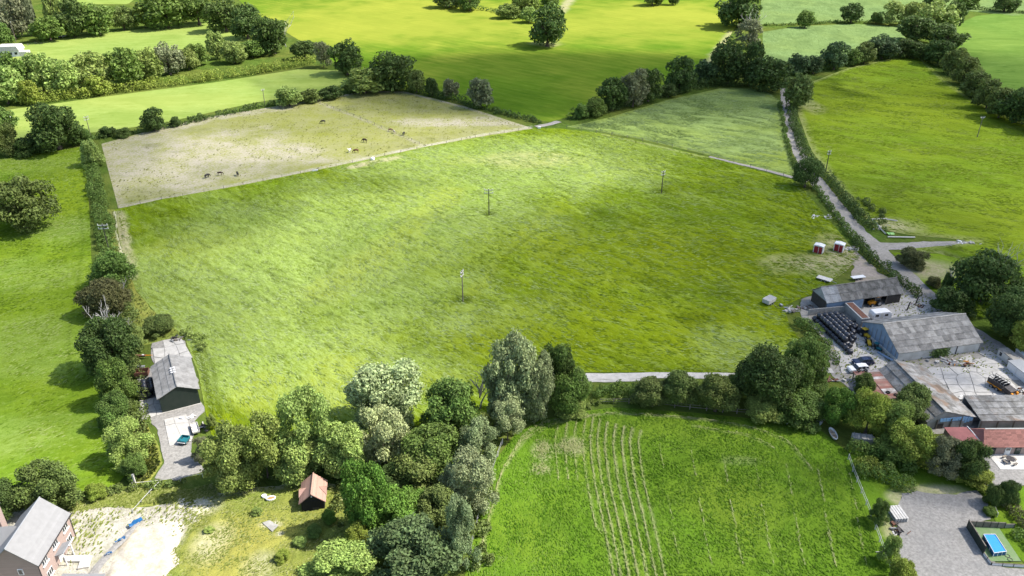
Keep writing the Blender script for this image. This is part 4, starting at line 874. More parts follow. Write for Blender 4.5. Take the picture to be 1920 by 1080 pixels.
# --- long grass laid over by the wind (uncountable)
def wisp_mat(name, a, b_, c_):
    m, nt, b = new_mat(name)
    ge = nt.nodes.new('ShaderNodeNewGeometry')
    f = mth(nt, 'ADD', mth(nt, 'MULTIPLY', ge.outputs['Random Per Island'], 0.55), mth(nt, 'MULTIPLY', noise(nt, ge.outputs['Position'], 0.045, 4, 0.6), 0.6))
    at = nt.nodes.new('ShaderNodeAttribute'); at.attribute_name = 'pale'
    f = mth(nt, 'ADD', f, mth(nt, 'MULTIPLY', at.outputs['Fac'], 0.3))
    c = ramp(nt, f, [(0.3, a), (0.62, b_), (0.98, c_)])
    nt.links.new(c, b.inputs['Base Color']); b.inputs['Roughness'].default_value = 0.95; b.inputs['Specular IOR Level'].default_value = 0.0
    vm = nd(nt, 'ShaderNodeVectorMath', {0: ge.outputs['Normal'], 1: (0, 0, 2.2)}, operation='ADD')
    vn = nd(nt, 'ShaderNodeVectorMath', {0: vm.outputs[0]}, operation='NORMALIZE'); nt.links.new(vn.outputs[0], b.inputs['Normal'])
    tl = nt.nodes.new('ShaderNodeBsdfTranslucent'); nt.links.new(c, tl.inputs[0]); nt.links.new(vn.outputs[0], tl.inputs['Normal'])
    mx = nt.nodes.new('ShaderNodeMixShader'); mx.inputs[0].default_value = 0.25
    nt.links.new(b.outputs[0], mx.inputs[1]); nt.links.new(tl.outputs[0], mx.inputs[2]); nt.links.new(mx.outputs[0], nt.nodes['Material Output'].inputs[0])
    return m
def wisps(label, fname, n, ln, wd, hgt, mat, ang, seed, thresh=0.0, pale=(), nm='grass'):
    rng = np.random.default_rng(seed); P = np.array(FIELDS[fname]); lo, hi = P.min(0), P.max(0)
    x = lo[0] + rng.random(n * 3) * (hi[0] - lo[0]); y = lo[1] + rng.random(n * 3) * (hi[1] - lo[1])
    k = inside(FIELDS[fname], x, y)
    k &= (np.abs(x) < y * 0.68 + 12) & (fbm(x * 0.05, y * 0.05) + 0.25 * rng.random(len(x)) > thresh)
    d, _, _ = seg_near(FIELDS[fname], x, y); k &= d > 0.5
    x, y = x[k][:n], y[k][:n]; n = len(x)
    a = ang + (fbm(x * 0.02 + 9, y * 0.02) - 0.5) * 2.0 + rng.normal(size=n) * 0.25
    l_ = ln * (0.5 + rng.random(n)); w_ = wd * (0.6 + 0.8 * rng.random(n)); h_ = hgt * (0.5 + 0.9 * rng.random(n))
    dx, dy = np.cos(a), np.sin(a); nx, ny = -dy, dx
    z0 = 0.12
    V = np.empty((n, 4, 3))
    V[:, 0] = np.stack([x - nx * w_, y - ny * w_, np.full(n, z0)], 1); V[:, 1] = np.stack([x + nx * w_, y + ny * w_, np.full(n, z0)], 1)
    V[:, 2] = np.stack([x + dx * l_ * .55 + nx * w_ * .7, y + dy * l_ * .55 + ny * w_ * .7, z0 + h_], 1)
    V[:, 3] = np.stack([x + dx * l_, y + dy * l_, z0 + h_ * 0.75], 1)
    me = np_mesh(nm, V.reshape(-1, 3), np.arange(4 * n).reshape(n, 4), mat)
    if pale:
        v = np.zeros(n)
        for it in pale:
            g = G(*it[1]); d = np.sqrt(((x - g.x) / it[2]) ** 2 + ((y - g.y) / it[3]) ** 2) + (fbm(x * 0.09, y * 0.09) - 0.5) * 0.9
            v = np.maximum(v, it[4] * np.clip(1.8 - 1.5 * d, 0, 1))
        me.attributes.new('pale', 'FLOAT', 'POINT').data.foreach_set('value', np.repeat(v, 4).astype(np.float32))
    return tag(link(bpy.data.objects.new(nm, me)), label, nm, None, 'stuff')
WM = wisp_mat('meadow_wisps', (0.105, 0.16, 0.009), (0.155, 0.22, 0.014), (0.34, 0.42, 0.17))
wisps('long windblown grass covering the big meadow', 'meadow', 85000, 1.3, 0.09, 0.17, WM, -0.75, 1, 0.36, PALE)
wisps('tall pale grass of the field beside the lane', 'pale_field', 26000, 1.2, 0.11, 0.18, wisp_mat('pale_wisps', (0.11, 0.165, 0.04), (0.19, 0.26, 0.08), (0.33, 0.41, 0.19)), -0.5, 2, 0.3)
wisps('tussocky grass of the sloping right field', 'right_field', 36000, 1.3, 0.11, 0.16, wisp_mat('right_wisps', (0.085, 0.135, 0.010), (0.155, 0.22, 0.016), (0.25, 0.29, 0.085)), -0.55, 3, 0.35)
wisps('grass tussocks in the left pasture', 'left_pasture', 30000, 0.9, 0.12, 0.2, wisp_mat('left_wisps', (0.085, 0.145, 0.012), (0.155, 0.24, 0.018), (0.28, 0.35, 0.10)), 0.4, 4, 0.35, LPALE)
wisps('short tufts of grass in the cut field', 'cut_field', 42000, 0.35, 0.09, 0.14, wisp_mat('cut_wisps', (0.05, 0.115, 0.010), (0.105, 0.205, 0.016), (0.19, 0.27, 0.06)), 1.7, 5)
GW = wisp_mat('weed_wisps', (0.11, 0.145, 0.025), (0.22, 0.25, 0.06), (0.40, 0.40, 0.18))
wisps('tall weeds and dry stalks in the rough garden', 'garden', 13000, 0.4, 0.06, 0.22, GW, 0.7, 6, 0.35)
wisps('tall weeds on the verge below the hedge', 'verge', 3500, 0.5, 0.08, 0.3, GW, 0.7, 7, 0.3)
wisps('weeds growing through the chalk rubble', 'rubble_ground', 2500, 0.5, 0.10, 0.4, GW, 0.7, 8, 0.66)
wisps('dung tufts and rank grass dotted over the paddock', 'paddock', 1500, 0.45, 0.26, 0.25, wisp_mat('paddock_tufts', (0.06, 0.065, 0.02), (0.11, 0.12, 0.03), (0.2, 0.21, 0.05)), 0.3, 9, 0.52)

# --- pale hay left in lines by the mower
def hay_lines(label, lines, mat, seed=77):
    rng = np.random.default_rng(seed); X = []; A = []
    for it in lines:
        if it[0] == 'l':
            L = smooth_line([G(*p_) for p_ in it[1]], 0.35)
            for i in range(1, len(L)):
                d = L[i] - L[i - 1]; a = math.atan2(d.y, d.x)
                cl_ = 0.35 + 1.3 * float(fbm(np.array([L[i].x * 0.22]), np.array([L[i].y * 0.22]))[0])
                k = rng.poisson(4.2 * it[3] * cl_)
                for _ in range(k):
                    X.append((L[i].x + rng.normal() * 0.05 * (1 + it[2]), L[i].y + rng.normal() * 0.2)); A.append(a + rng.normal() * 0.22)
        elif it[0] == 'e' and it[4] > 0.6:
            g = G(*it[1])
            for _ in range(int(150 * it[2] * it[3] / 4)):
                X.append((g.x + rng.normal() * it[2] * 0.45, g.y + rng.normal() * it[3] * 0.45)); A.append(1.7 + rng.normal() * 0.8)
    X = np.array(X); A = np.array(A); n = len(X)
    l_ = 0.24 * (0.5 + rng.random(n)); w_ = 0.03 * (0.5 + rng.random(n)); dx, dy = np.cos(A), np.sin(A); z = 0.26 + 0.10 * rng.random(n)
    V = np.empty((n, 4, 3))
    for k, (u, v) in enumerate(((-1, -1), (1, -0.7), (1, 0.7), (-1, 1))):
        V[:, k] = np.stack([X[:, 0] + dx * l_ * u - dy * w_ * v, X[:, 1] + dy * l_ * u + dx * w_ * v, z + 0.04 * rng.random(n)], 1)
    me = np_mesh('hay', V.reshape(-1, 3), np.arange(4 * n).reshape(n, 4), mat)
    tag(link(bpy.data.objects.new('hay', me)), label, 'hay', None, 'stuff')
hay_lines('pale cut hay lying in long lines on the mown field', hay, wisp_mat('hay_straw', (0.22, 0.26, 0.08), (0.33, 0.345, 0.15), (0.44, 0.42, 0.24)))

CHM = wisp_mat('chalk_lumps', (0.28, 0.26, 0.21), (0.45, 0.42, 0.36), (0.60, 0.57, 0.50))
wisps('lumps of broken chalk strewn over the building ground', 'rubble_ground', 5000, 0.22, 0.10, 0.16, CHM, 0.2, 21, 0.3, (), 'rubble')
wisps('chalk lumps rolled down the sand heap', 'sand_heap', 900, 0.24, 0.10, 0.2, CHM, 0.2, 22, 0.45, (), 'rubble')
wisps('rank weeds on the verge of the long left hedge', 'hedge_verge', 4500, 0.6, 0.10, 0.4, GW, -0.6, 23, 0.3)
wisps('weeds along the broken edges of the farmyard', 'farmyard', 1500, 0.4, 0.10, 0.3, GW, 0.2, 24, 0.70)

wisps('rank weeds beside the gravel drive', 'drive_verge', 2500, 0.6, 0.10, 0.4, GW, -0.6, 25, 0.25)
row('in the weeds right of the chalk ground', [((572, 982, 606, 1010), 'bush', 'mid'), ((548, 1004, 578, 1026), 'bush', 'light'), ((470, 950, 492, 968), 'scrub', 'light'), ((515, 1030, 545, 1056), 'scrub', 'yellow'), ((380, 985, 402, 1003), 'scrub', 'light'), ((600, 955, 630, 985), 'bush', 'bright')], 'weedy clumps in the rough garden')
# ------------------------------------------------------------------ building materials
def sheet_mat(name, c, moss, rust=None, rand=0.25, objcol=False):
    m, nt, b = new_mat(name)
    tc = nt.nodes.new('ShaderNodeTexCoord').outputs['Object']; p = wpos(nt)
    oi = nt.nodes.new('ShaderNodeObjectInfo')
    f = noise(nt, p, 1.1, 6, 0.7); g = noise(nt, p, 0.25, 4, 0.6)
    base = oi.outputs['Color'] if objcol else c
    v = nd(nt, 'ShaderNodeMapRange', {0: oi.outputs['Random'], 3: 1 - rand, 4: 1 + rand}).outputs[0]
    cc = mixc(nt, ramp(nt, f, [(0.42, 0.0), (0.66, 0.85)]), base, moss)
    if rust: cc = mixc(nt, ramp(nt, g, [(0.52, 0.0), (0.62, 0.8)]), cc, rust)
    cc = mixc(nt, 1.0, cc, nd(nt, 'ShaderNodeCombineColor', {0: v, 1: v, 2: v}).outputs[0], 'MULTIPLY')
    nt.links.new(cc, b.inputs['Base Color']); b.inputs['Roughness'].default_value = 0.85; b.inputs['Specular IOR Level'].default_value = 0.2
    return m
M['asb'] = sheet_mat('asbestos_sheet', (0.37, 0.345, 0.305), (0.195, 0.18, 0.155), rand=0.3)
M['asb_dark'] = sheet_mat('mossy_asbestos', (0.23, 0.215, 0.19), (0.085, 0.08, 0.065), rand=0.3)
M['asb_moss'] = sheet_mat('lichen_asbestos', (0.31, 0.30, 0.28), (0.14, 0.128, 0.105), (0.22, 0.15, 0.10))
M['asb_mid'] = sheet_mat('grey_sheet', (0.25, 0.245, 0.235), (0.16, 0.155, 0.145), rand=0.15)
M['asb_light'] = sheet_mat('pale_sheet', (0.38, 0.38, 0.37), (0.25, 0.25, 0.24), rand=0.12)
M['tin'] = sheet_mat('painted_tin', (0.4, 0.4, 0.4), (0.22, 0.16, 0.13), objcol=True, rand=0.15)
M['conc'] = simple('concrete_wall', (0.36, 0.35, 0.32), 0.9, var=0.4, scale=0.6, bump=0.3)
M['cream'] = simple('cream_render', (0.62, 0.595, 0.54), 0.85, var=0.3, scale=0.5, c2=(0.30, 0.27, 0.22))
M['blue'] = simple('faded_blue_cladding', (0.24, 0.32, 0.42), 0.6, var=0.3, scale=0.7, c2=(0.13, 0.17, 0.22))
M['skyblue'] = simple('sky_blue_board', (0.36, 0.62, 0.86), 0.5, var=0.2, scale=1)
M['blackgreen'] = simple('dark_green_cladding', (0.018, 0.03, 0.022), 0.6, var=0.25, scale=0.8, c2=(0.04, 0.045, 0.035))
M['blackboard'] = simple('black_boarding', (0.014, 0.014, 0.016), 0.7, var=0.3, scale=2)
M['timber'] = simple('grey_timber', (0.22, 0.19, 0.155), 0.85, var=0.4, scale=2, rand=0.25)
M['darktimber'] = simple('dark_timber', (0.06, 0.052, 0.045), 0.85, var=0.4, scale=2)
M['rust'] = simple('rust', (0.17, 0.075, 0.045), 0.85, var=0.4, scale=2, c2=(0.08, 0.045, 0.035))
M['plastic'] = simple('black_wrap', (0.016, 0.017, 0.022), 0.32, var=0.3, scale=3, spec=0.6, c2=(0.03, 0.03, 0.035))
M['rubber'] = simple('rubber', (0.018, 0.018, 0.018), 0.8, var=0.2, scale=4)
M['white'] = simple('white_paint', (0.74, 0.73, 0.71), 0.55, var=0.18, scale=1.5)
M['paleboard'] = simple('weathered_white', (0.55, 0.53, 0.49), 0.7, var=0.3, scale=1.5, c2=(0.33, 0.31, 0.27))
M['steel'] = simple('galvanised', (0.34, 0.345, 0.35), 0.5, 0.4, var=0.25, scale=2)
M['dkmetal'] = simple('dark_metal', (0.035, 0.035, 0.038), 0.5, 0.2, var=0.3, scale=3, c2=(0.10, 0.075, 0.06))
M['orange'] = simple('orange_paint', (0.68, 0.27, 0.02), 0.5, var=0.2, scale=2)
M['yellowp'] = simple('yellow_paint', (0.70, 0.44, 0.03), 0.5, var=0.25, scale=2)
M['redp'] = simple('dark_red_paint', (0.30, 0.025, 0.03), 0.55, var=0.2, scale=2)
M['teal'] = simple('teal_paint', (0.015, 0.14, 0.17), 0.45, var=0.2, scale=2)
M['tarp'] = simple('blue_sheeting', (0.018, 0.10, 0.24), 0.4, var=0.25, scale=2)
M['carblue'] = simple('navy_car_paint', (0.012, 0.022, 0.06), 0.25, 0.3, var=0.05, scale=1, spec=0.6)
M['glass'] = simple('dark_glass', (0.02, 0.025, 0.03), 0.08, var=0.05, scale=1, spec=0.8)
M['slate'] = simple('grey_slate', (0.225, 0.222, 0.22), 0.7, var=0.15, scale=1.2, rand=0.06)
M['lead'] = simple('lead_grey', (0.26, 0.27, 0.28), 0.6, var=0.15, scale=2)
def brick_mat(name, a, b_, mortar, sc_=6.0):
    m, nt, b = new_mat(name)
    tc = nt.nodes.new('ShaderNodeTexCoord').outputs['Object']
    bt = nd(nt, 'ShaderNodeTexBrick', {'Color1': (*a, 1), 'Color2': (*b_, 1), 'Mortar': (*mortar, 1), 'Scale': sc_, 'Mortar Size': 0.012})
    mp = nt.nodes.new('ShaderNodeMapping'); mp.inputs['Rotation'].default_value = (R(90), 0, R(35)); nt.links.new(tc, mp.inputs[0]); nt.links.new(mp.outputs[0], bt.inputs[0])
    c = mixc(nt, mth(nt, 'MULTIPLY', noise(nt, tc, 0.9, 4), 0.5), bt.outputs[0], tuple(x * 0.6 for x in a))
    nt.links.new(c, b.inputs['Base Color']); b.inputs['Roughness'].default_value = 0.9
    return m
M['brick'] = brick_mat('red_brick', (0.37, 0.27, 0.23), (0.29, 0.205, 0.175), (0.36, 0.33, 0.30))
M['tile'] = simple('red_clay_tile', (0.29, 0.125, 0.10), 0.8, var=0.35, scale=1.8, c2=(0.22, 0.11, 0.09), rand=0.2)
M['pinktile'] = simple('new_clay_tile', (0.38, 0.23, 0.18), 0.75, var=0.18, scale=1.5, c2=(0.36, 0.2, 0.15), rand=0.12)
M['turf'] = simple('green_matting', (0.13, 0.22, 0.08), 0.9, var=0.3, scale=1.0, c2=(0.22, 0.24, 0.15))
M['water'] = simple('blue_pool_cover', (0.015, 0.26, 0.72), 0.25, var=0.08, scale=1.2, spec=0.5)

# ------------------------------------------------------------------ corrugated roofs built sheet by sheet
def corr_sheet(w_, l_, mat, waves=5, amp=0.035):
    n = waves * 2; vs = []
    for j in (0, 1):
        for i in range(n + 1):
            vs.append((-w_ / 2 + w_ * i / n, -l_ / 2 + l_ * j, amp * (1 if i % 2 else -1)))
    me = MB().add(vs, [(i, i + 1, n + 2 + i, n + 1 + i) for i in range(n)]).mesh('roof_sheet'); me.materials.append(mat); return me
def lay_roof(parent, L, y0, z0, y1, z1, rows, cols, mat, far=False, x0=0.0, seed=0, colors=None, name='roof_sheet', thick=0.04, skip=()):
    """sheets on the slope from (y0,z0) at the eave to (y1,z1) at the ridge, along local x"""
    r = random.Random(seed); dy, dz = y1 - y0, z1 - z0; sl_ = math.hypot(dy, dz); th = math.atan2(dz, abs(dy))
    w_, l_ = L / cols, sl_ / rows
    me = corr_sheet(w_ + 0.05, l_ + 0.14, mat)
    for i in range(cols):
        for j in range(rows):
            if (i, j) in skip: continue
            d = (j + 0.5) / rows
            o = part(name, me, parent, (x0 + (i + 0.5) * w_, y0 + dy * d, z0 + dz * d + 0.06 + r.uniform(0, 0.02)), (th - 0.05 + r.uniform(-.015, .012), 0, (math.pi if dy < 0 else 0)))
            if colors: o.color = (*r.choice(colors), 1)
def roof_deck(parent, L, prof, mat, x0=0.0, name='roof', th=0.08):
    """deck under the sheets: profile of (y,z) points extruded along x"""
    n = len(prof); vs = [(x, y, z - k * th) for k in (0, 1) for x in (x0, x0 + L) for y, z in prof]
    fs = []
    for i in range(n - 1):
        fs += [(i, i + 1, n + i + 1, n + i), (2 * n + i, 3 * n + i, 3 * n + i + 1, 2 * n + i + 1), (i, 2 * n + i, 2 * n + i + 1, i + 1), (n + i, n + i + 1, 3 * n + i + 1, 3 * n + i)]
    fs += [(0, n, 3 * n, 2 * n), (n - 1, 3 * n - 1, 4 * n - 1, 2 * n - 1)]
    return MB().add(vs, fs).build(name, mat, parent)
def gable_wall(parent, x, W, eave, ridge, rf, mat, th=0.15, name='gable_wall', z0=0.0):
    return MB().add([(xx, y, z) for xx in (x, x + th) for y, z in ((0.02, z0), (W - 0.02, z0), (W - 0.02, eave), (rf * W, ridge - 0.05), (0.02, eave))], [(0, 1, 2, 3, 4), (9, 8, 7, 6, 5), (0, 5, 6, 1), (1, 6, 7, 2), (2, 7, 8, 3), (3, 8, 9, 4), (4, 9, 5, 0)]).build(name, mat, parent)
def barn(name, label, cat, N, ang, L, W, eave, ridge, walls, sheet, cols, rows, rf=0.5, ov=0.3, seed=0, wall_x=None, far_rows=None):
    """walls: dict near/far/left/right -> material or None; local x along the ridge, y across, origin at the near left corner"""
    t = thing(name, label, cat, (N[0], N[1], 0), R(ang))
    for k, y in (('near', 0.0), ('far', W - 0.15)):
        if walls.get(k): MB().box((L / 2, y + 0.075, eave / 2), (L - 0.3, 0.15, eave)).build('wall', walls[k], t)
    for k, x in (('left', 0.0), ('right', L - 0.15)):
        if walls.get(k): gable_wall(t, x, W, eave, ridge, rf, walls[k])
    s0 = (ridge - eave) / (rf * W); s1 = (ridge - eave) / ((1 - rf) * W)
    y0, z0 = -ov, eave - ov * s0; y1, z1 = W + ov, eave - ov * s1
    rd = roof_deck(t, L + 0.5, [(y0, z0), (rf * W, ridge), (y1, z1)], M['conc'] if sheet is None else M['asb_dark'], -0.25)
    if sheet:
        lay_roof(rd, L + 0.5, y0, z0, rf * W, ridge, rows, cols, sheet, x0=-0.25, seed=seed)
        lay_roof(rd, L + 0.5, y1, z1, rf * W, ridge, far_rows or rows, cols, sheet, x0=-0.25, seed=seed + 1)
        MB().tube([(-0.25, rf * W, ridge + 0.08), (L + 0.25, rf * W, ridge + 0.08)], 0.14, 6).build('ridge_cap', sheet, t)
    return t

# --- the farm
E_ = barn('barn', 'largest barn with wide grey roof and faded blue gable', 'barn', (81.1, 140.3), 12.1, 19.9, 12.7, 2.5, 5.7, dict(near=M['cream'], far=M['conc'], right=M['conc']), M['asb'], 19, 5, seed=11)
gable_wall(E_, 0.0, 12.7, 2.5, 5.7, 0.5, M['blue'], 0.12, 'gable_wall', 0.8)
MB().box((0.02, 6.35, 0.42), (0.30, 12.7, 0.84)).build('plinth', M['cream'], E_)
for i in range(9): MB().box((-0.06, 0.7 + i * 1.41, 1.7 + 0.6 * (1 - abs(i - 4) / 4)), (0.08, 0.10, 1.6 + 1.6 * (1 - abs(i - 4) / 4))).build('cladding_rib', M['lead'], E_)
MB().box((14.2, -0.06, 1.25), (0.16, 0.12, 2.5)).build('downpipe', M['dkmetal'], E_)
rngi = np.random.default_rng(5)
pi_ = np.stack([10.2 + rngi.normal(size=600) * 0.9, -0.25 - 0.35 * rngi.random(600), 0.3 + 1.9 * rngi.random(600)], 1)
V, Fq = leaf_quads(pi_, np.tile([0.0, -0.8, 0.6], (600, 1)) + rngi.normal(size=(600, 3)) * 0.3, 0.35, rngi)
iv = link(bpy.data.objects.new('ivy', np_mesh('ivy', V, Fq, M['leaf'])), None); iv.location = E_.location; iv.rotation_euler = E_.rotation_euler; iv.color = (*LEAFCOL['dark'], 1)
tag(iv, 'dark ivy climbing the pale wall of the largest barn', 'ivy')
A_ = barn('barn', 'long low open fronted barn beside the lane', 'barn', (73.15, 160.86), 13.5, 19.9, 6.0, 3.0, 5.3, dict(far=M['darktimber'], left=M['darktimber'], right=M['darktimber']), M['asb_dark'], 19, 2, seed=21)
MB().box((4.9, 0.1, 1.5), (9.8, 0.12, 3.0)).build('wall', M['blue'], A_)
MB().box((18.0, 0.1, 1.35), (3.4, 0.12, 2.7)).build('wall', M['darktimber'], A_)
MB().add([(-0.18, 0.3, 3.0), (-0.18, 5.7, 3.0), (-0.18, 3.0, 5.15)], [(0, 1, 2)]).build('gable_board', M['asb_light'], A_)
for x in (9.9, 13.2, 16.3): MB().box((x, 0.2, 1.5), (0.22, 0.22, 3.0)).build('post', M['timber'], A_)
lay_roof(A_.children[3] if False else A_, 4.0, -0.33, 2.78, 3.0, 5.36, 2, 4, M['asb_light'], x0=-0.27, seed=5, name='pale_roof_sheet')
F_ = barn('barn', 'long barn with lopsided roof and sky blue gable end', 'barn', (86.2, 119.0), 97.5, 16.6, 9.3, 2.2, 4.2, dict(near=M['conc'], far=M['conc'], right=M['conc']), M['asb_moss'], 16, 5, rf=0.72, seed=31, far_rows=2)
gable_wall(F_, 0.0, 9.3, 2.2, 4.2, 0.72, M['conc'], 0.12, 'gable_wall', 0.0)
for k in range(7): MB().box((-0.08, 2.9 + k * 0.62, 2.0), (0.1, 0.54, 0.75)).build('blue_panel', M['skyblue'], F_)
for k in range(4): MB().box((-0.07, 0.5 + k * 0.55, 1.75 - 0.05 * k), (0.1, 0.46, 1.0 + 0.2 * k)).build('blue_panel', M['skyblue'], F_)
MB().box((-0.1, 3.2, 0.7), (0.12, 2.4, 1.4)).build('door', M['asb_light'], F_)
MB().box((-0.1, 6.6, 0.6), (0.12, 1.2, 1.2)).build('doorway', M['dkmetal'], F_)
for y in (2.6, 4.6, 7.4): MB().box((-0.14, y, 1.1), (0.2, 0.2, 2.2)).build('post', M['timber'], F_)
# lean-to with rusty tin, tyres lying on it
ltp = [G(1645, 688, 2.1), G(1684, 746, 2.1), G(1643, 751, 1.8), G(1600, 697, 1.8)]
c0 = ltp[3]; ax = (ltp[2] - ltp[3]); axl = Vector((ax.x, ax.y, 0)).length; an_ = math.atan2(ax.y, ax.x)
LT = thing('lean_to', 'lean-to with patchy rusty and white tin roof', 'lean-to', (c0.x, c0.y, 0), an_)
ltw = 5.0
rd = roof_deck(LT, axl, [(0, 1.75), (ltw, 2.15)], M['rust'])
lay_roof(rd, axl, 0, 1.75, ltw, 2.15, 2, 12, M['tin'], seed=3, colors=[(0.62, 0.60, 0.57), (0.36, 0.17, 0.14), (0.33, 0.15, 0.12), (0.40, 0.24, 0.20), (0.55, 0.52, 0.5)])
for k in range(5): MB().box((0.15 + k * (axl - 0.3) / 4, 0.12, 0.85), (0.16, 0.16, 1.7)).build('post', M['timber'], LT)
MB().box((axl / 2, ltw - 0.1, 1.0), (axl, 0.14, 2.0)).build('wall', M['conc'], LT)
def torus(name, R_, r_, mat, loc, tilt=(0, 0, 0), label=None, cat='tyre', group=None, parent=None):
    n, k = 14, 6
    vs = [((R_ + r_ * math.cos(2 * math.pi * j / k)) * math.cos(2 * math.pi * i / n), (R_ + r_ * math.cos(2 * math.pi * j / k)) * math.sin(2 * math.pi * i / n), r_ * math.sin(2 * math.pi * j / k)) for i in range(n) for j in range(k)]
    fs = [(i * k + j, ((i + 1) % n) * k + j, ((i + 1) % n) * k + (j + 1) % k, i * k + (j + 1) % k) for i in range(n) for j in range(k)]
    o = MB().add(vs, fs).build(name, mat, parent, True); o.location = loc; o.rotation_euler = tilt
    if label: tag(o, label, cat, group)
    return o
for k, (px, py, w_) in enumerate([(1610, 695, 'at the top left corner of the rusty lean-to'), (1623, 695, 'at the top edge of the rusty lean-to'), (1630, 703, 'on a white sheet of the rusty lean-to'), (1632, 719, 'half way down the rusty lean-to'), (1665, 736, 'near the lower end of the rusty lean-to'), (1680, 741, 'lowest on the rusty lean-to')]):
    p = G(px, py, 2.15); torus('tyre', 0.32, 0.13, M['rubber'], (p.x, p.y, 2.22), (0.05, 0.03, 0), 'black tyre lying ' + w_, 'tyre', 'tyres on the lean-to')
# mossy mono-pitch shed beside the long barn
H_ = thing('shed', 'low shed with mossy dark sheet roof beside the long barn', 'shed', (86.6, 117.6, 0), R(1.0))
MB().box((9.5, 0.1, 1.15), (19, 0.18, 2.3)).build('wall', M['conc'], H_); MB().box((9.5, 6.4, 1.5), (19, 0.18, 3.0)).build('wall', M['conc'], H_); MB().box((18.9, 3.2, 1.2), (0.18, 6.2, 2.4)).build('wall', M['conc'], H_)
rd = roof_deck(H_, 19, [(-0.3, 2.35), (6.6, 3.1)], M['asb_dark']); lay_roof(rd, 19, -0.3, 2.35, 6.6, 3.1, 4, 18, M['asb_moss'], seed=41)
for k in range(7): MB().box((0.3 + k * 3.05, -0.02, 1.15), (0.22, 0.12, 2.3)).build('pier', M['timber'], H_)
# stable with red tiled roof
RS = thing('stable', 'brick stable with long red tiled roof at the right edge', 'stable', (83.6, 110.7, 0), R(0.5))
MB().box((9, 0.1, 1.0), (18, 0.2, 2.0)).build('wall', M['brick'], RS); MB().box((9, 4.7, 1.0), (18, 0.2, 2.0)).build('wall', M['brick'], RS); MB().box((0.1, 2.4, 1.0), (0.2, 4.4, 2.0)).build('wall', M['brick'], RS)
rf_ = MB().add([(-0.3, -0.35, 1.9), (18, -0.35, 1.9), (18, 5.1, 1.9), (-0.3, 5.1, 1.9), (1.0, 2.4, 3.9), (18, 2.4, 3.9)], [(0, 1, 5, 4), (3, 4, 5, 2), (0, 4, 3), (1, 2, 5), (0, 3, 2, 1)]).build('roof', M['tile'], RS)
me_t = MB()
for i in range(4): me_t.add([(-0.46 + 0.23 * i + dx, y, 0.03 if dx in (0.06, 0.17) else 0) for y in (-0.17, 0.17) for dx in (0, 0.06, 0.17, 0.23)], [(k, k + 1, k + 5, k + 4) for k in range(3)])
me_t = me_t.mesh('tile'); me_t.materials.append(M['tile'])
th = math.atan2(2.0, 2.75)
for i in range(19):
    for j in range(10):
        d = (j + 0.5) / 10; part('tile', me_t, rf_, (0.35 + i * 0.925 + (0.9 * d if i == 0 else 0), -0.35 + 2.75 * d, 1.9 + 2.0 * d + 0.05), (th - 0.06, 0, 0))
MB().tube([(1.0, 2.4, 3.95), (18, 2.4, 3.95)], 0.12, 6).build('ridge_tiles', M['paleboard'], RS)
for x, mm in ((1.9, 'blackgreen'), (4.6, 'white'), (6.4, 'blackgreen'), (9.0, 'white')):
    d_ = MB().box((x, -0.04, 0.85), (1.0, 0.1, 1.7)).build('door', M[mm], RS); MB().box((x, -0.1, 1.3), (0.7, 0.05, 0.5)).build('pane', M['glass'], d_)
fr = thing('outbuilding', 'flat dark red roofed outbuilding beside the stable', 'outbuilding', (78.9, 111.6, 0), R(1))
MB().box((2.1, 1.9, 1.15), (4.1, 3.6, 2.3)).build('wall', M['brick'], fr); MB().box((2.1, 1.9, 2.37), (4.4, 3.9, 0.14)).build('roof', simple('red_felt', (0.24, 0.09, 0.085), 0.8, var=0.25, scale=1), fr)
MB().tube([(4.2, 4.0, 2.5), (4.3, 2.5, 2.52), (4.6, 0.2, 2.2)], 0.09, 6).build('gutter', M['white'], fr)
# white sheds at the right edge
p = G(1868, 668); q = G(1905, 697)
a_ = math.atan2(q.y - p.y, q.x - p.x)
ws = thing('shed', 'grey block shed with dark window openings beside the lane', 'shed', p, a_)
MB().box((2.6, 1.0, 0.95), (5.2, 2.0, 1.9)).build('wall', M['cream'], ws); MB().box((2.6, 1.0, 1.95), (5.4, 2.2, 0.1)).build('roof', M['asb_dark'], ws)
for x in (0.9, 3.4, 4.4): MB().box((x, -0.03, 1.15), (0.55, 0.08, 0.8)).build('window', M['glass'], ws)
p = G(1886, 692)
ws = thing('shed', 'long white panelled shed at the right edge of the yard', 'shed', p, a_)
rf2 = MB().box((5, 1.4, 2.05), (10.3, 3.1, 0.12)).build('roof', M['lead'], ws)
for k in range(4): MB().box((1.25 + 2.5 * k, 0.05, 1.0), (2.42, 0.12, 2.0)).build('wall_panel', M['white'], ws)
MB().box((5, 2.8, 1.0), (10, 0.12, 2.0)).build('wall', M['cream'], ws); MB().box((0.06, 1.4, 1.0), (0.12, 2.6, 2.0)).build('wall', M['white'], ws)
p = G(1900, 668)
ws = thing('shed', 'white corrugated shed roof above the panelled shed', 'shed', p, a_)
MB().box((3, 1.3, 0.9), (6, 2.5, 1.8)).build('wall', M['cream'], ws); rd = roof_deck(ws, 6.2, [(-0.1, 1.85), (2.7, 2.6)], M['white']); lay_roof(rd, 6.2, -0.1, 1.85, 2.7, 2.6, 2, 6, M['tin'], seed=9, colors=[(0.66, 0.69, 0.74)])
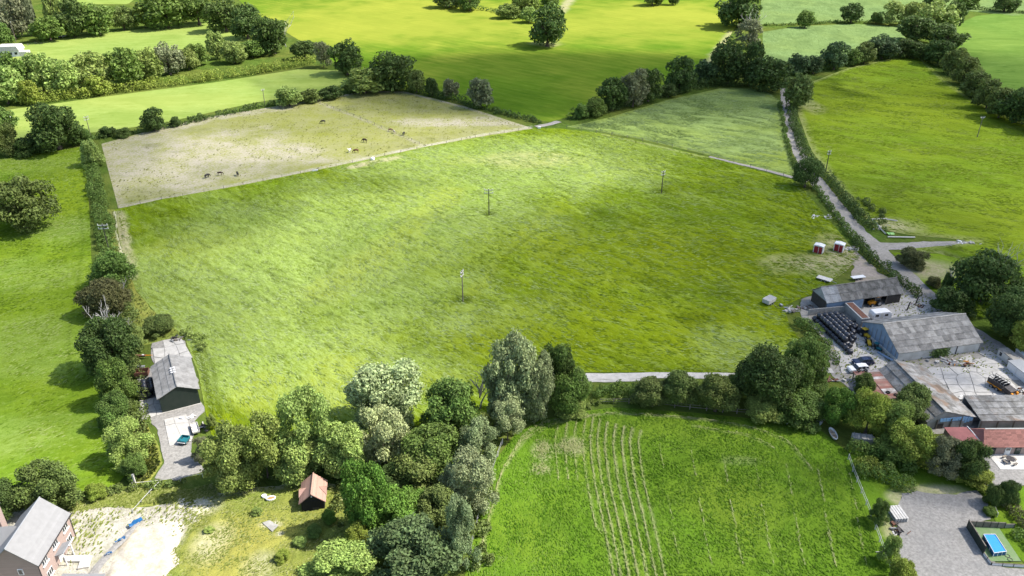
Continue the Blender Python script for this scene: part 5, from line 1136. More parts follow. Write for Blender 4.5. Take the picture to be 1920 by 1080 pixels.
# bale clamp wall and container
p, q = G(1514, 592), G(1602, 584)
wl = thing('wall', 'old concrete wall behind the rows of black bales', 'wall', p, math.atan2(q.y - p.y, q.x - p.x))
wlen = (q - p).length
for k in range(6): MB().box((wlen * (k + 0.5) / 6, 0, 0.85), (wlen / 6 - 0.05, 0.2, 1.7 + 0.06 * (k % 2))).build('panel', M['conc'], wl)
p, q = G(1592, 567, 2.4), G(1624, 597, 2.4)
ct = thing('shipping_container', 'long box container with rusty roof beside the open barn', 'container', (p.x, p.y, 0), math.atan2(q.y - p.y, q.x - p.x)); cl = (q - p).length
MB().box((cl / 2, 0, 1.2), (cl, 2.1, 2.3)).build('body', M['conc'], ct); MB().box((cl / 2, 0, 2.37), (cl, 2.14, 0.06)).build('roof_frame', M['asb_light'], ct); MB().box((cl / 2, 0, 2.43), (cl - 0.5, 1.5, 0.05)).build('roof_panel', M['rust'], ct)
for k in range(2): MB().box((cl + 0.03, -0.5 + k, 1.2), (0.06, 0.95, 2.1)).build('door', M['steel'], ct)
# --- dark barn at the left
LB = barn('barn', 'dark green clad barn with pale grey sheet roof at the left', 'barn', (-60.75, 125.9), 117.0, 12.0, 7.0, 3.6, 5.3, dict(near=M['blackgreen'], far=M['blackgreen'], left=M['blackgreen'], right=M['blackgreen']), M['asb_mid'], 11, 3, seed=51)
for k, (x, y, z) in enumerate(((5.0, 3.5, 5.42), (5.8, 3.5, 5.42), (6.6, 3.5, 5.42))): MB().box((x, y, z), (0.45, 0.9, 0.08), tilt=(0, 0.0)).build('patch', M['white'], LB)
MB().box((-0.06, 3.4, 0.08), (0.1, 7.0, 0.16)).build('sill', M['cream'], LB)
# --- small shed with clay tile roof
SH = thing('shed', 'small black boarded shed with pinkish tiled roof', 'shed', (-34.25, 96.6, 0), R(8))
for nme, c, d in (('wall', (1.9, 0.06, 1.05), (3.6, 0.1, 2.1)), ('wall', (1.9, 4.5, 1.05), (3.6, 0.1, 2.1)), ('wall', (0.12, 2.28, 1.05), (0.1, 4.3, 2.1)), ('wall', (3.68, 2.28, 1.05), (0.1, 4.3, 2.1))): MB().box(c, d).build(nme, M['blackboard'], SH)
for k in range(8): MB().box((1.9, 0.0, 0.14 + k * 0.27), (3.62, 0.05, 0.24), tilt=(0.1, 0)).build('board', M['blackboard'], SH)
for y in (0.06, 4.5): MB().add([(0.1, y - 0.05, 2.1), (3.7, y - 0.05, 2.1), (1.9, y - 0.05, 3.62), (0.1, y + 0.05, 2.1), (3.7, y + 0.05, 2.1), (1.9, y + 0.05, 3.62)], [(0, 1, 2), (5, 4, 3), (0, 3, 4, 1), (1, 4, 5, 2), (2, 5, 3, 0)]).build('gable_wall', M['blackboard'], SH)
shr_ = MB().add([(-0.25, -0.3, 1.95), (1.9, -0.3, 3.8), (4.05, -0.3, 1.95), (-0.25, 4.85, 1.95), (1.9, 4.85, 3.8), (4.05, 4.85, 1.95), (-0.25, -0.3, 1.85), (1.9, -0.3, 3.68), (4.05, -0.3, 1.85), (-0.25, 4.85, 1.85), (1.9, 4.85, 3.68), (4.05, 4.85, 1.85)], [(0, 1, 4, 3), (1, 2, 5, 4), (6, 9, 10, 7), (7, 10, 11, 8), (0, 6, 7, 1), (1, 7, 8, 2), (3, 4, 10, 9), (4, 5, 11, 10), (0, 3, 9, 6), (2, 8, 11, 5)]).build('roof', M['pinktile'], SH)
for sx in (-1, 1):
    x0 = 1.9 + sx * 1.0; x1 = 1.9 + sx * 2.25
    MB().add([(x0, 2.3, 3.05), (x1, 2.3, 2.75), (x1, 1.2, 2.02), (x1, 3.4, 2.02)], [(0, 1, 2), (0, 3, 1)]).build('dormer', M['pinktile'], shr_)
    MB().add([(x1 - sx * 0.06, 2.3, 2.66), (x1 - sx * 0.06, 1.35, 1.9), (x1 - sx * 0.06, 3.25, 1.9)], [(0, 1, 2)]).build('dormer_wall', M['blackboard'], shr_)
for sgn in (-1, 1):
    for k in range(11): MB().box((1.9 + sgn * (0.14 + 0.19 * k), 2.27, 3.78 - (0.14 + 0.19 * k) * 0.86 + 0.05), (0.2, 5.1, 0.03), tilt=(0, sgn * 0.62)).build('tile_course', M['pinktile'], shr_) if k not in () else None
MB().tube([(1.9, -0.32, 3.84), (1.9, 4.87, 3.84)], 0.1, 6).build('ridge_tiles', M['pinktile'], SH); MB().box((1.9, -0.06, 3.1), (0.22, 0.06, 0.22)).build('vent', M['white'], SH); MB().box((2.3, -0.03, 0.45), (1.0, 0.06, 0.6)).build('opening', M['dkmetal'], SH)
# --- house at the lower left
HO = thing('house', 'brick house with smooth grey slate roof and tall chimney', 'house', (-67.95, 81.2, 0), R(92.5))
Lh, Wh, eh, rh = 9.9, 6.8, 5.0, 8.2
MB().box((Lh / 2, 0.12, eh / 2), (Lh, 0.24, eh)).build('wall', M['brick'], HO); MB().box((Lh / 2, Wh - 0.12, eh / 2), (Lh, 0.24, eh)).build('wall', M['brick'], HO)
gable_wall(HO, -0.01, Wh, eh, rh, 0.5, M['brick'], 0.25); gable_wall(HO, Lh - 0.24, Wh, eh, rh, 0.5, M['brick'], 0.25)
sE = (rh - eh) / (Wh / 2)
rd = roof_deck(HO, Lh + 0.5, [(-0.35, eh - 0.35 * sE + 0.1), (Wh / 2, rh + 0.1), (Wh + 0.35, eh - 0.35 * sE + 0.1)], M['slate'], -0.25)
# slate courses laid on both slopes
for side in (0, 1):
    for j in range(14):
        d = (j + 0.5) / 14; y = -0.35 + (Wh / 2 + 0.35) * d; z = eh - 0.35 * sE + 0.13 + (rh - eh + 0.35 * sE) * d; th = math.atan(sE)
        MB().box((Lh / 2, y if side == 0 else Wh - y, z), (Lh + 0.5, 0.40, 0.02), tilt=((th - 0.04) * (1 if side == 0 else -1), 0)).build('slate_course', M['slate'], rd)
MB().tube([(-0.25, Wh / 2, rh + 0.17), (Lh + 0.25, Wh / 2, rh + 0.17)], 0.09, 6).build('ridge_tiles', M['lead'], HO)
MB().box((Lh / 2, -0.42, eh - 0.2), (Lh + 0.5, 0.14, 0.12)).build('gutter', M['dkmetal'], HO)
for x in (0.0, Lh): MB().tube([(x, -0.1, eh - 0.2), (x, -0.06, 0)], 0.06, 6).build('downpipe', M['dkmetal'], HO)
def window(par, x, y, z, w_, h_, face='near', bays=3):
    f = MB().box((x, y, z), (w_, 0.1, h_)).build('window', M['white'], par)
    for k in range(bays): MB().box((x - w_ / 2 + w_ * (k + 0.5) / bays, y - 0.05, z), (w_ / bays - 0.12, 0.04, h_ - 0.14)).build('pane', M['glass'], f)
    MB().box((x, y - 0.1, z - h_ / 2 - 0.06), (w_ + 0.2, 0.22, 0.1)).build('sill', M['white'], f)
for x, z in ((1.7, 3.9), (4.9, 3.9), (8.2, 3.9), (1.9, 1.3), (8.3, 1.4)): window(HO, x, -0.02, z, 1.5, 1.1)
por = MB().box((5.2, -0.7, 2.55), (2.6, 1.5, 0.12), tilt=(-0.35, 0)).build('porch_roof', M['lead'], HO)
for x in (4.1, 6.3): MB().box((x, -1.25, 1.1), (0.16, 0.16, 2.2)).build('porch_post', M['white'], HO)
MB().box((5.2, -0.03, 1.05), (1.1, 0.1, 2.1)).build('door', M['white'], HO)
gw = MB().box((-0.06, 2.6, 3.6), (0.1, 0.75, 1.1)).build('window', M['white'], HO); MB().box((-0.12, 2.6, 3.6), (0.05, 0.5, 0.85)).build('pane', M['glass'], gw)
ch = MB().box((7.0, 8.2, 6.0), (1.15, 0.9, 7.4)).build('chimney', M['brick'], HO); MB().box((7.0, 8.2, 9.75), (1.35, 1.1, 0.22)).build('cap', M['white'], ch); MB().tube([(7.0, 8.2, 9.85), (7.0, 8.2, 10.2)], [0.2, 0.16], 8).build('pot', M['cream'], ch)
# side wing
MB().box((5.6, 10.2, 2.2), (5.0, 6.8, 4.4)).build('wing_wall', M['brick'], HO)
wr = MB().add([(2.8, 3.4, 4.4), (5.6, 3.4, 6.9), (8.4, 3.4, 4.4), (2.8, 13.8, 4.4), (5.6, 13.8, 6.9), (8.4, 13.8, 4.4)], [(0, 1, 4, 3), (1, 2, 5, 4), (0, 2, 1), (3, 4, 5), (0, 3, 5, 2)]).build('wing_roof', M['slate'], HO)
# forecourt of the house
def flat(name, label, pix, z, mat, th=0.12, kind='structure'):
    v = [G(*p, z) for p in pix]; n = len(v); c = sum(v, Vector()) / n
    o = MB().add([x - c for x in v] + [x - c - Vector((0, 0, th)) for x in v], [tuple(range(n)), tuple(range(2 * n - 1, n - 1, -1))] + [(i, i + n, (i + 1) % n + n, (i + 1) % n) for i in range(n)]).build(name, mat); o.location = c
    return tag(o, label, None if kind else None, None, kind)
flat('paving', 'white paved path along the front of the brick house', [(118, 1042), (172, 1040), (166, 1062), (145, 1066), (150, 1052), (122, 1052)], 0.5, M['cream'], 0.5)
pf = thing('garage', 'flat grey roofed garage at the bottom edge below the house', 'garage', G(150, 1120), 0)
MB().box((0, 0, 1.0), (6.0, 4.6, 2.0)).build('wall', M['brick'], pf); MB().box((0, 0, 2.06), (6.3, 4.9, 0.14)).build('roof', M['slate'], pf, bevel=0.03)
# ------------------------------------------------------------------ vehicles and farm clutter
def wheel(par, c, r_, w_, axis='y', rim=True):
    d = Vector((0, 1, 0)) if axis == 'y' else Vector((1, 0, 0))
    c = Vector(c); o = MB().tube([c - d * w_ / 2, c - d * w_ * 0.3, c + d * w_ * 0.3, c + d * w_ / 2], [r_ * 0.86, r_, r_, r_ * 0.86], 14).build('wheel', M['rubber'], par, False)
    if rim: MB().tube([c - d * (w_ / 2 + 0.01), c + d * (w_ / 2 + 0.01)], r_ * 0.55, 10).build('rim', M['steel'], o)
    return o
def car(label, px, py, rz, paint):
    t = thing('car', label, 'car', G(px, py), rz)
    body = [(-2.15, 0.35), (-2.2, 0.75), (-1.95, 0.98), (-0.9, 1.02), (1.75, 1.02), (2.1, 0.9), (2.15, 0.4), (1.7, 0.3), (-1.7, 0.3)]
    MB().prism(body, -0.87, 0.87).build('body', paint, t, bevel=0.08)
    top = [(-1.0, 1.0), (-0.35, 1.5), (0.9, 1.55), (1.75, 1.42), (2.0, 1.0)]
    n = len(top); vs = [(x, s * (0.82 if z < 1.1 else 0.66), z) for s in (-1, 1) for x, z in top]
    MB().add(vs, [tuple(range(n)), tuple(range(2 * n - 1, n - 1, -1))] + [(i, i + n, (i + 1) % n + n, (i + 1) % n) for i in range(n)]).build('cabin', M['glass'], t, bevel=0.03)
    MB().add([(x, s * 0.64, z + 0.02) for s in (-1, 1) for x, z in ((-0.38, 1.5), (0.9, 1.55), (1.78, 1.42))], [(0, 1, 4, 3), (1, 2, 5, 4)]).build('roof', paint, t)
    for s in (-1, 1):
        for x in (0.25, 1.15): MB().box((x, s * 0.76, 1.25), (0.08, 0.06, 0.5), tilt=(s * 0.33, 0)).build('pillar', paint, t)
        for x in (-1.35, 1.35): wheel(t, (x, s * 0.8, 0.33), 0.33, 0.22)
        MB().box((-2.16, s * 0.62, 0.76), (0.08, 0.34, 0.16)).build('headlight', M['white'], t); MB().box((2.12, s * 0.68, 0.85), (0.08, 0.22, 0.16)).build('tail_light', M['redp'], t)
    return t
car('dark navy blue car parked on the concrete yard', 1617, 683, R(6), M['carblue'])
car('white car mostly hidden behind the rusty lean-to', 1608, 696, R(8), M['white'])
# caravan
cv = thing('caravan', 'white rounded caravan parked beside the rusty container', 'caravan', G(1648, 598), R(10))
MB().prism([(-2.3, 0.5), (-2.4, 1.6), (-2.1, 2.3), (1.6, 2.35), (2.3, 1.9), (2.5, 1.2), (2.3, 0.5)], -1.0, 1.0).build('body', M['white'], cv, bevel=0.15)
for x in (-1.4, 0.9): MB().box((x, -1.02, 1.55), (0.8, 0.06, 0.5)).build('window', M['glass'], cv)
MB().box((-0.2, -1.02, 1.3), (0.65, 0.05, 1.5)).build('door', M['cream'], cv); MB().tube([(2.3, 0, 0.5), (3.3, 0, 0.5)], 0.05, 6).build('drawbar', M['steel'], cv)
for s in (-1, 1): wheel(cv, (0, s * 0.92, 0.33), 0.33, 0.2)
# wrapped bales
def bale_mesh():
    n = 14; prof = [(-0.6, 0.0), (-0.6, 0.45), (-0.52, 0.6), (-0.2, 0.63), (0.2, 0.63), (0.52, 0.6), (0.6, 0.45), (0.6, 0.0)]
    vs, fs = [], []
    for x, r_ in prof:
        for k in range(n): vs.append((x, r_ * math.cos(2 * math.pi * k / n), 0.6 + max(-0.6, r_ * math.sin(2 * math.pi * k / n)) * 0.97))
    for i in range(len(prof) - 1):
        for k in range(n): fs.append((i * n + k, i * n + (k + 1) % n, (i + 1) * n + (k + 1) % n, (i + 1) * n + k))
    me = MB().add(vs, fs).mesh('bale', True); me.materials.append(M['plastic']); return me
BM = bale_mesh(); NB = 0
def bale(p, z, rz, label, group):
    o = bpy.data.objects.new('wrapped_bale', BM); o.location = (p.x, p.y, z); o.rotation_euler = (random.uniform(-.04, .04), random.uniform(-.03, .03), rz + random.uniform(-.06, .06)); o.scale = [random.uniform(0.94, 1.06)] * 3
    link(o); return tag(o, label, 'bale', group)
b0 = G(1528, 603); bdir = (G(1590, 662) - b0).normalized(); bper = Vector((-bdir.y, bdir.x, 0)); brz = math.atan2(bdir.y, bdir.x)
for k, cnt in enumerate((11, 10, 9, 8, 6, 5)):
    for j in range(cnt): bale(b0 + bper * 1.32 * k + bdir * (1.26 * j + 0.2 * (k % 2)), 0.1, brz, f'black wrapped bale, {ORD[j]} from the wall in the {ORD[k]} row from the left', 'rows of black bales')
for k, cnt in enumerate((9, 8, 6, 5)):
    for j in range(cnt): bale(b0 + bper * (1.32 * k + 0.66) + bdir * (1.26 * j + 0.5), 1.12, brz, f'upper black bale, {ORD[j]} from the wall in the {ORD[k]} upper row', 'upper black bales')
for j, (px, py, a_, w_) in enumerate([(1592, 610, 0.3, 'nearest the rusty container'), (1603, 616, 1.2, 'left of the yellow machine'), (1598, 628, 0.8, 'in the middle of the loose bales'), (1608, 606, 2.0, 'at the foot of the container doors'), (1590, 640, 1.5, 'nearest the open concrete'), (1586, 650, 0.2, 'second nearest to the car'), (1592, 664, 0.1, 'closest to the navy car'), (1610, 625, 1.0, 'touching the yellow machine')]):
    bale(G(px, py), 0.1, a_, 'loose black bale ' + w_, 'loose black bales')
k = 0
lb0 = G(268, 748); ldir = (G(262, 712) - lb0).normalized(); lper = Vector((ldir.y, -ldir.x, 0)); lrz = math.atan2(ldir.y, ldir.x)
for l_, cols_ in ((0, 3), (1, 2)):
    for i in range(cols_):
        for j in range(4 - l_): bale(lb0 + lper * (1.3 * i + 0.65 * l_) + ldir * (1.25 * j + 0.6 * l_), 0.1 + 1.02 * l_, lrz, f'{"upper" if l_ else "lower"} black bale beside the dark barn, column {ORD[i]} from left, {ORD[j]} from the front', 'black bales beside the dark barn')
br_ = thing('barrel', 'blue plastic barrel left of the bales by the dark barn', 'barrel', G(258, 742)); MB().tube([(0, 0, 0), (0, 0, 0.1), (0, 0, 0.85), (0, 0, 0.95)], [0.3, 0.36, 0.36, 0.3], 14).build('body', M['tarp'], br_, True); MB().tube([(0, 0, 0.95), (0, 0, 1.0)], 0.12, 8).build('lid', M['dkmetal'], br_)
# yellow machines, tractor and rollers by the blue gable
def machine(label, px, py, rz, paint, s=1.0, cab=True, cat='machine', name='farm_machine'):
    t = thing(name, label, cat, G(px, py), rz)
    MB().prism([(-1.3 * s, 0.45 * s), (-1.3 * s, 0.95 * s), (-0.2 * s, 1.1 * s), (0.9 * s, 1.0 * s), (0.95 * s, 0.45 * s)], -0.38 * s, 0.38 * s).build('body', paint, t, bevel=0.05)
    if cab:
        MB().box((0.35 * s, 0, 1.5 * s), (0.95 * s, 0.95 * s, 0.85 * s)).build('cab', M['glass'], t, bevel=0.04); MB().box((0.35 * s, 0, 1.98 * s), (1.1 * s, 1.1 * s, 0.1 * s)).build('cab_roof', paint, t)
    for sy in (-1, 1): wheel(t, (0.5 * s, sy * 0.62 * s, 0.62 * s), 0.62 * s, 0.32 * s); wheel(t, (-0.95 * s, sy * 0.52 * s, 0.4 * s), 0.4 * s, 0.22 * s)
    return t
machine('yellow loader machine beside the blue gable', 1621, 632, R(110), M['yellowp'], 1.0)
machine('second yellow machine nearer the car by the blue gable', 1628, 646, R(80), M['yellowp'], 0.85, False)
machine('small dark teal tractor by the blue gable', 1643, 656, R(120), M['teal'], 0.8)
om = machine('orange machine parked inside the open barn', 1651, 561, R(20), M['orange'], 1.3)
om.location = A_.matrix_basis @ Vector((13.4, 0.5, 0))
ra = thing('roller', 'long grey pipes and blue roller along the barn plinth', 'roller', G(1662, 672), R(120)); MB().tube([(-2.6, 0, 0.3), (2.2, 0, 0.3)], 0.28, 10).build('drum', M['blue'], ra); MB().tube([(-3, -0.6, 0.12), (2.6, -0.55, 0.12)], 0.1, 6).build('pipe', M['steel'], ra)
# orange and black feeder wagon
ow = thing('wagon', 'black caged wagon with orange frame in the lower yard', 'wagon', G(1880, 735), R(112))
MB().box((1.4, 0, 1.0), (3.4, 1.9, 0.12)).build('floor', M['dkmetal'], ow)
for s in (-1, 1): MB().box((1.4, s * 0.95, 1.45), (3.4, 0.08, 0.9)).build('side', M['dkmetal'], ow)
for k in range(6): MB().tube([(-0.25 + k * 0.66, -0.95, 1.0), (-0.25 + k * 0.66, -0.9, 2.3), (-0.25 + k * 0.66, 0.9, 2.3), (-0.25 + k * 0.66, 0.95, 1.0)], 0.05, 5).build('hoop', M['steel'], ow)
for s in (-1, 0, 1): MB().tube([(-0.3, s * 0.9, 2.32), (3.1, s * 0.9, 2.32)], 0.05, 5).build('top_rail', M['dkmetal'], ow)
MB().prism([(-2.0, 0.7), (-2.1, 1.6), (-0.4, 1.8), (-0.4, 0.7)], -0.9, 0.9).build('hopper', M['dkmetal'], ow, bevel=0.04)
for s in (-1, 1): MB().box((-2.3, s * 0.72, 0.75), (0.35, 0.4, 1.2)).build('orange_post', M['orange'], ow, bevel=0.03); MB().box((1.4, s * 1.02, 0.85), (3.4, 0.08, 0.25)).build('orange_rail', M['orange'], ow); wheel(ow, (1.9, s * 1.0, 0.45), 0.45, 0.28); wheel(ow, (0.7, s * 1.0, 0.45), 0.45, 0.28)
MB().box((-2.35, 0, 0.45), (0.4, 1.9, 0.4)).build('bumper', M['orange'], ow, bevel=0.03)
def junk(name, label, px, py, spread, n, mats, seed, hmax=0.8, long=1.4, cat='scrap heap'):
    r = random.Random(seed); t = thing(name, label, cat, G(px, py))
    for k in range(n):
        kind = r.random(); c = (r.gauss(0, spread[0]), r.gauss(0, spread[1]), 0.15 + r.random() * hmax * 0.5); m_ = M[r.choice(mats)]
        if kind < 0.45: MB().box(c, (r.uniform(.4, long), r.uniform(.08, .3), r.uniform(.05, .25)), r.random() * 6.3, (r.uniform(-.3, .3), r.uniform(-.3, .3))).build('plank', m_, t)
        elif kind < 0.75: MB().box(c, (r.uniform(.3, .8), r.uniform(.3, .7), r.uniform(.1, .5)), r.random() * 6.3, (r.uniform(-.2, .2), r.uniform(-.2, .2))).build('sheet', m_, t)
        else:
            d = Vector((r.uniform(-1, 1), r.uniform(-1, 1), r.uniform(0, .3))) * long * 0.5; MB().tube([Vector(c) - d, Vector(c) + d], r.uniform(.04, .12), 6).build('pipe', m_, t)
    return t
junk('scrap_heap', 'heap of white and orange scrap along the pale barn wall', 1800, 682, (1.6, 0.5), 26, ['white', 'steel', 'paleboard', 'rust', 'orange'], 1)
junk('pipe_stack', 'long pale pipes lying below the pale barn wall', 1775, 678, (1.8, 0.25), 10, ['paleboard', 'steel'], 2, 0.3, 4.0, 'pipes')
junk('scrap_heap', 'heap of broken white scrap above the mossy shed', 1802, 750, (1.5, 0.7), 26, ['white', 'steel', 'dkmetal', 'paleboard'], 3)
junk('scrap_heap', 'rusty brown scrap heap right of the caged wagon', 1908, 735, (1.3, 0.8), 26, ['rust', 'white', 'paleboard', 'darktimber'], 4)
junk('timber_stack', 'jumbled grey timber at the meadow edge by the trailer', 1478, 582, (1.8, 0.8), 22, ['timber', 'paleboard', 'steel'], 5, 0.8, 3.4, 'timber')
junk('rubble_pile', 'pile of tyres and junk behind the loose bales', 1612, 604, (1.4, 0.8), 18, ['dkmetal', 'rubber', 'steel', 'timber'], 6)
junk('scrap_heap', 'dark red sheets lying among bushes left of the lean-to', 1562, 715, (1.2, 0.3), 9, ['rust', 'paleboard', 'rust'], 7, 0.4, 2.6)
junk('scrap_heap', 'junk beside the posts at the end of the open barn', 1722, 575, (0.9, 0.7), 14, ['rust', 'timber', 'steel', 'dkmetal'], 8)
junk('scrap_heap', 'dark scrap and boards at the head of the dark barn', 332, 638, (0.9, 0.9), 18, ['dkmetal', 'paleboard', 'timber', 'steel'], 9)
junk('scrap_heap', 'black tyres and scrap beside the scrap trailer', 384, 805, (0.6, 1.0), 12, ['rubber', 'dkmetal', 'paleboard'], 10)
junk('scrap_heap', 'white bags and sheets in front of the dark barn corner', 355, 784, (0.6, 0.5), 10, ['white', 'paleboard', 'white'], 11, 0.6, 0.8)
junk('scrap_heap', 'dark scrap and planks below the pallet stack', 1682, 990, (0.7, 1.0), 20, ['dkmetal', 'timber', 'paleboard', 'rust'], 12)
junk('timber_stack', 'pale planks lying in the grass above the huts', 1528, 408, (1.2, 0.8), 6, ['white', 'paleboard'], 13, 0.4, 3.2, 'timber')
junk('timber_stack', 'white boards beside the low hedge above the huts', 1552, 408, (0.9, 1.2), 8, ['white', 'paleboard', 'steel'], 14, 0.5, 2.4, 'timber')
junk('stone_heap', 'heap of pale stones at the end of the lane spur', 1808, 456, (1.6, 0.8), 22, ['paleboard', 'conc', 'white'], 15, 0.8, 0.9, 'stones')
junk('scrap_heap', 'white junk beside the hedge right of the red huts', 1593, 468, (1.4, 0.8), 12, ['white', 'paleboard', 'teal'], 16, 0.7, 2.0)
junk('scrap_heap', 'white sheets behind the open barn', 1624, 532, (0.8, 0.5), 8, ['white', 'paleboard'], 17, 0.5, 1.2)
junk('rubble_pile', 'brown earth and rubble at the corner of the open barn', 1515, 578, (1.3, 0.6), 20, ['rust', 'timber', 'conc'], 18, 0.6, 0.8)
junk('stone_heap', 'pale rubble strip at the top right of the cut field', 1510, 793, (2.4, 0.4), 24, ['paleboard', 'conc', 'white'], 19, 0.3, 0.5, 'stones')
junk('timber_stack', 'pale planks stuck in the trees behind the shed', 592, 842, (0.5, 0.4), 4, ['paleboard'], 20, 0.4, 1.6, 'timber')
# old foundation in the right field
fo = thing('foundation', 'timber edged old foundation beside the lane', 'foundation', (0, 0, 0))
for (a, b) in (((1634, 414), (1660, 440)), ((1634, 413), (1662, 412)), ((1664, 446), (1715, 447)), ((1640, 417), (1652, 432)), ((1662, 413), (1682, 416))):
    p, q = G(*a), G(*b); MB().tube([p + Vector((0, 0, 0.35)), q + Vector((0, 0, 0.35))], 0.22, 4).build('beam', M['paleboard'], fo)
junk('stone_heap', 'pale stones inside the old foundation', 1650, 428, (1.8, 1.2), 14, ['paleboard', 'conc'], 22, 0.4, 1.0, 'stones')
bg = thing('tarpaulin', 'bright green crumpled sheet beside the old foundation', 'tarpaulin', G(1665, 442)); MB().add([(random.uniform(-.15, .15) + i * 0.5, random.uniform(-.15, .15) + j * 0.45, 0.25 + random.random() * 0.35) for j in range(4) for i in range(5)], [(j * 5 + i, j * 5 + i + 1, j * 5 + i + 6, j * 5 + i + 5) for j in range(3) for i in range(4)]).build('sheet', simple('lime_sheet', (0.20, 0.42, 0.10), 0.5, var=0.1), bg)
# trailers
def trailer(label, px, py, rz, L, W, h, mat, side=0.5, bed=0.7, name='trailer', tow=True, load=None):
    t = thing(name, label, 'trailer', G(px, py), rz)
    MB().box((0, 0, bed), (L, W, 0.14)).build('bed', mat, t, bevel=0.02)
    if side:
        for s in (-1, 1): MB().box((0, s * W / 2, bed + side / 2 + 0.07), (L, 0.07, side)).build('side', mat, t)
        for s in (-1, 1): MB().box((s * L / 2, 0, bed + side / 2 + 0.07), (0.07, W - 0.08, side)).build('end', mat, t)
    if tow: MB().tube([(L / 2, 0, bed - 0.1), (L / 2 + 1.3, 0, 0.45)], 0.06, 6).build('drawbar', M['steel'], t)
    for s in (-1, 1):
        for x in (-0.4, 0.5): wheel(t, (x, s * (W / 2 - 0.1), 0.36), 0.36, 0.24)
    if load: MB().box((0, 0, bed + h), (L * 0.96, W * 0.94, 0.08)).build('cover', load, t)
    return t
trailer('flat grey trailer standing in the meadow above the open barn', 1545, 527, R(-40), 3.6, 1.9, 0.3, M['paleboard'], 0.0, 0.75)
trailer('long white flatbed trailer behind the open barn', 1608, 524, R(14), 3.6, 1.3, 0.3, M['white'], 0.0, 0.75, tow=False)
gt = trailer('grey high sided trailer at the meadow edge', 1441, 570, R(40), 2.9, 1.8, 0.9, M['paleboard'], 0.9, 0.7, load=M['asb_light'], tow=False)
rt = trailer('rusty open box trailer beside the dark barn', 268, 706, R(12), 2.6, 1.7, 0.8, M['rust'], 0.85, 0.6, tow=False)
junk('scrap_heap', 'dark tyres and bars heaped above the rusty box trailer', 258, 690, (0.7, 0.4), 14, ['rubber', 'dkmetal', 'steel'], 23)
el = thing('elevator', 'orange rusty bale elevator lying by the hedge', 'elevator', G(262, 672), R(-4)); MB().box((0.3, 0, 0.7), (2.4, 0.5, 0.3), tilt=(0, -0.1)).build('chute', M['rust'], el); MB().tube([(1.0, 0, 0.8), (3.0, 0.1, 0.9)], [0.14, 0.05], 6).build('arm', M['orange'], el); MB().box((-0.5, 0, 0.4), (0.8, 0.7, 0.8)).build('motor_box', M['rust'], el); MB().box((0.9, 0, 0.75), (0.4, 0.4, 0.5)).build('bracket', M['paleboard'], el)
tt = trailer('small teal tipping trailer on the gravel drive', 346, 830, R(80), 1.7, 1.5, 0.4, M['teal'], 0.45, 0.55, tow=False)
MB().box((-0.95, 0, 0.7), (0.12, 1.5, 0.12)).build('rail', M['white'], tt)
trailer('grey scrap trailer with long rails right of the teal trailer', 367, 808, R(118), 3.0, 1.2, 0.3, M['paleboard'], 0.25, 0.6)
# huts
def hut(label, px, py, rz):
    t = thing('hut', label, 'hut', G(px, py), rz)
    MB().box((0, 0, 1.15), (2.3, 1.6, 2.1)).build('wall', M['redp'], t)
    for sx in (-1, 1):
        for sy in (-1, 1): MB().box((sx * 1.15, sy * 0.8, 1.15), (0.16, 0.16, 2.12)).build('corner_post', M['white'], t)
    MB().prism([(-1.35, 2.2), (-1.3, 2.42), (0, 2.62), (1.3, 2.42), (1.35, 2.2)], -0.98, 0.98).build('roof', M['white'], t, bevel=0.06)
    for sy in (-1, 1): d = MB().box((0.1, sy * 0.82, 1.1), (0.1, 0.08, 2.0)).build('door_frame', M['white'], t)
    MB().box((1.17, 0, 1.2), (0.06, 0.9, 1.9)).build('door', M['white'], t)
hut('red and white hut, the left of the pair in the meadow', 1534, 474, R(-35)); hut('red hut with grey roof, the right of the pair by the hedge', 1572, 471, R(-35))
# boats, tubs
bt = thing('boat', 'small white rowing boat lying at the field corner', 'boat', G(1561, 818), R(88))
n = 12; ou = [(1.7 * math.cos(2 * math.pi * k / n), 0.62 * math.sin(2 * math.pi * k / n) * (1 if math.cos(2 * math.pi * k / n) < 0.3 else 0.75)) for k in range(n)]
MB().add([(x, y, 0.7) for x, y in ou] + [(x * 0.75, y * 0.55, 0.12) for x, y in ou], [(k, (k + 1) % n, n + (k + 1) % n, n + k) for k in range(n)] + [tuple(range(2 * n - 1, n - 1, -1))]).build('hull', M['white'], bt, True)
MB().add([(x * 0.86, y * 0.8, 0.5) for x, y in ou], [tuple(range(n))]).build('deck', simple('tan_deck', (0.42, 0.33, 0.22), 0.7), bt); torus('gunwale', 1.0, 0.07, M['white'], (0, 0, 0.72), parent=bt).scale = (1.68, 0.6, 1.0)
for x in (-0.5, 0.5): MB().box((x, 0, 0.58), (0.25, 0.95, 0.06)).build('seat', M['timber'], bt)
og = thing('old_trailer', 'old grey ribbed trailer tank under the hedge', 'trailer', G(1617, 832), R(-12))
MB().prism([(-2.0, 0.5), (-2.0, 1.7), (1.4, 1.75), (2.0, 1.3), (2.0, 0.6)], -0.8, 0.8).build('body', M['conc'], og, bevel=0.12)
for k in range(4): MB().box((-1.6 + k * 1.0, 0, 1.2), (0.08, 1.66, 1.25)).build('rib', M['steel'], og)
for s in (-1, 1): wheel(og, (0, s * 0.8, 0.4), 0.4, 0.22)
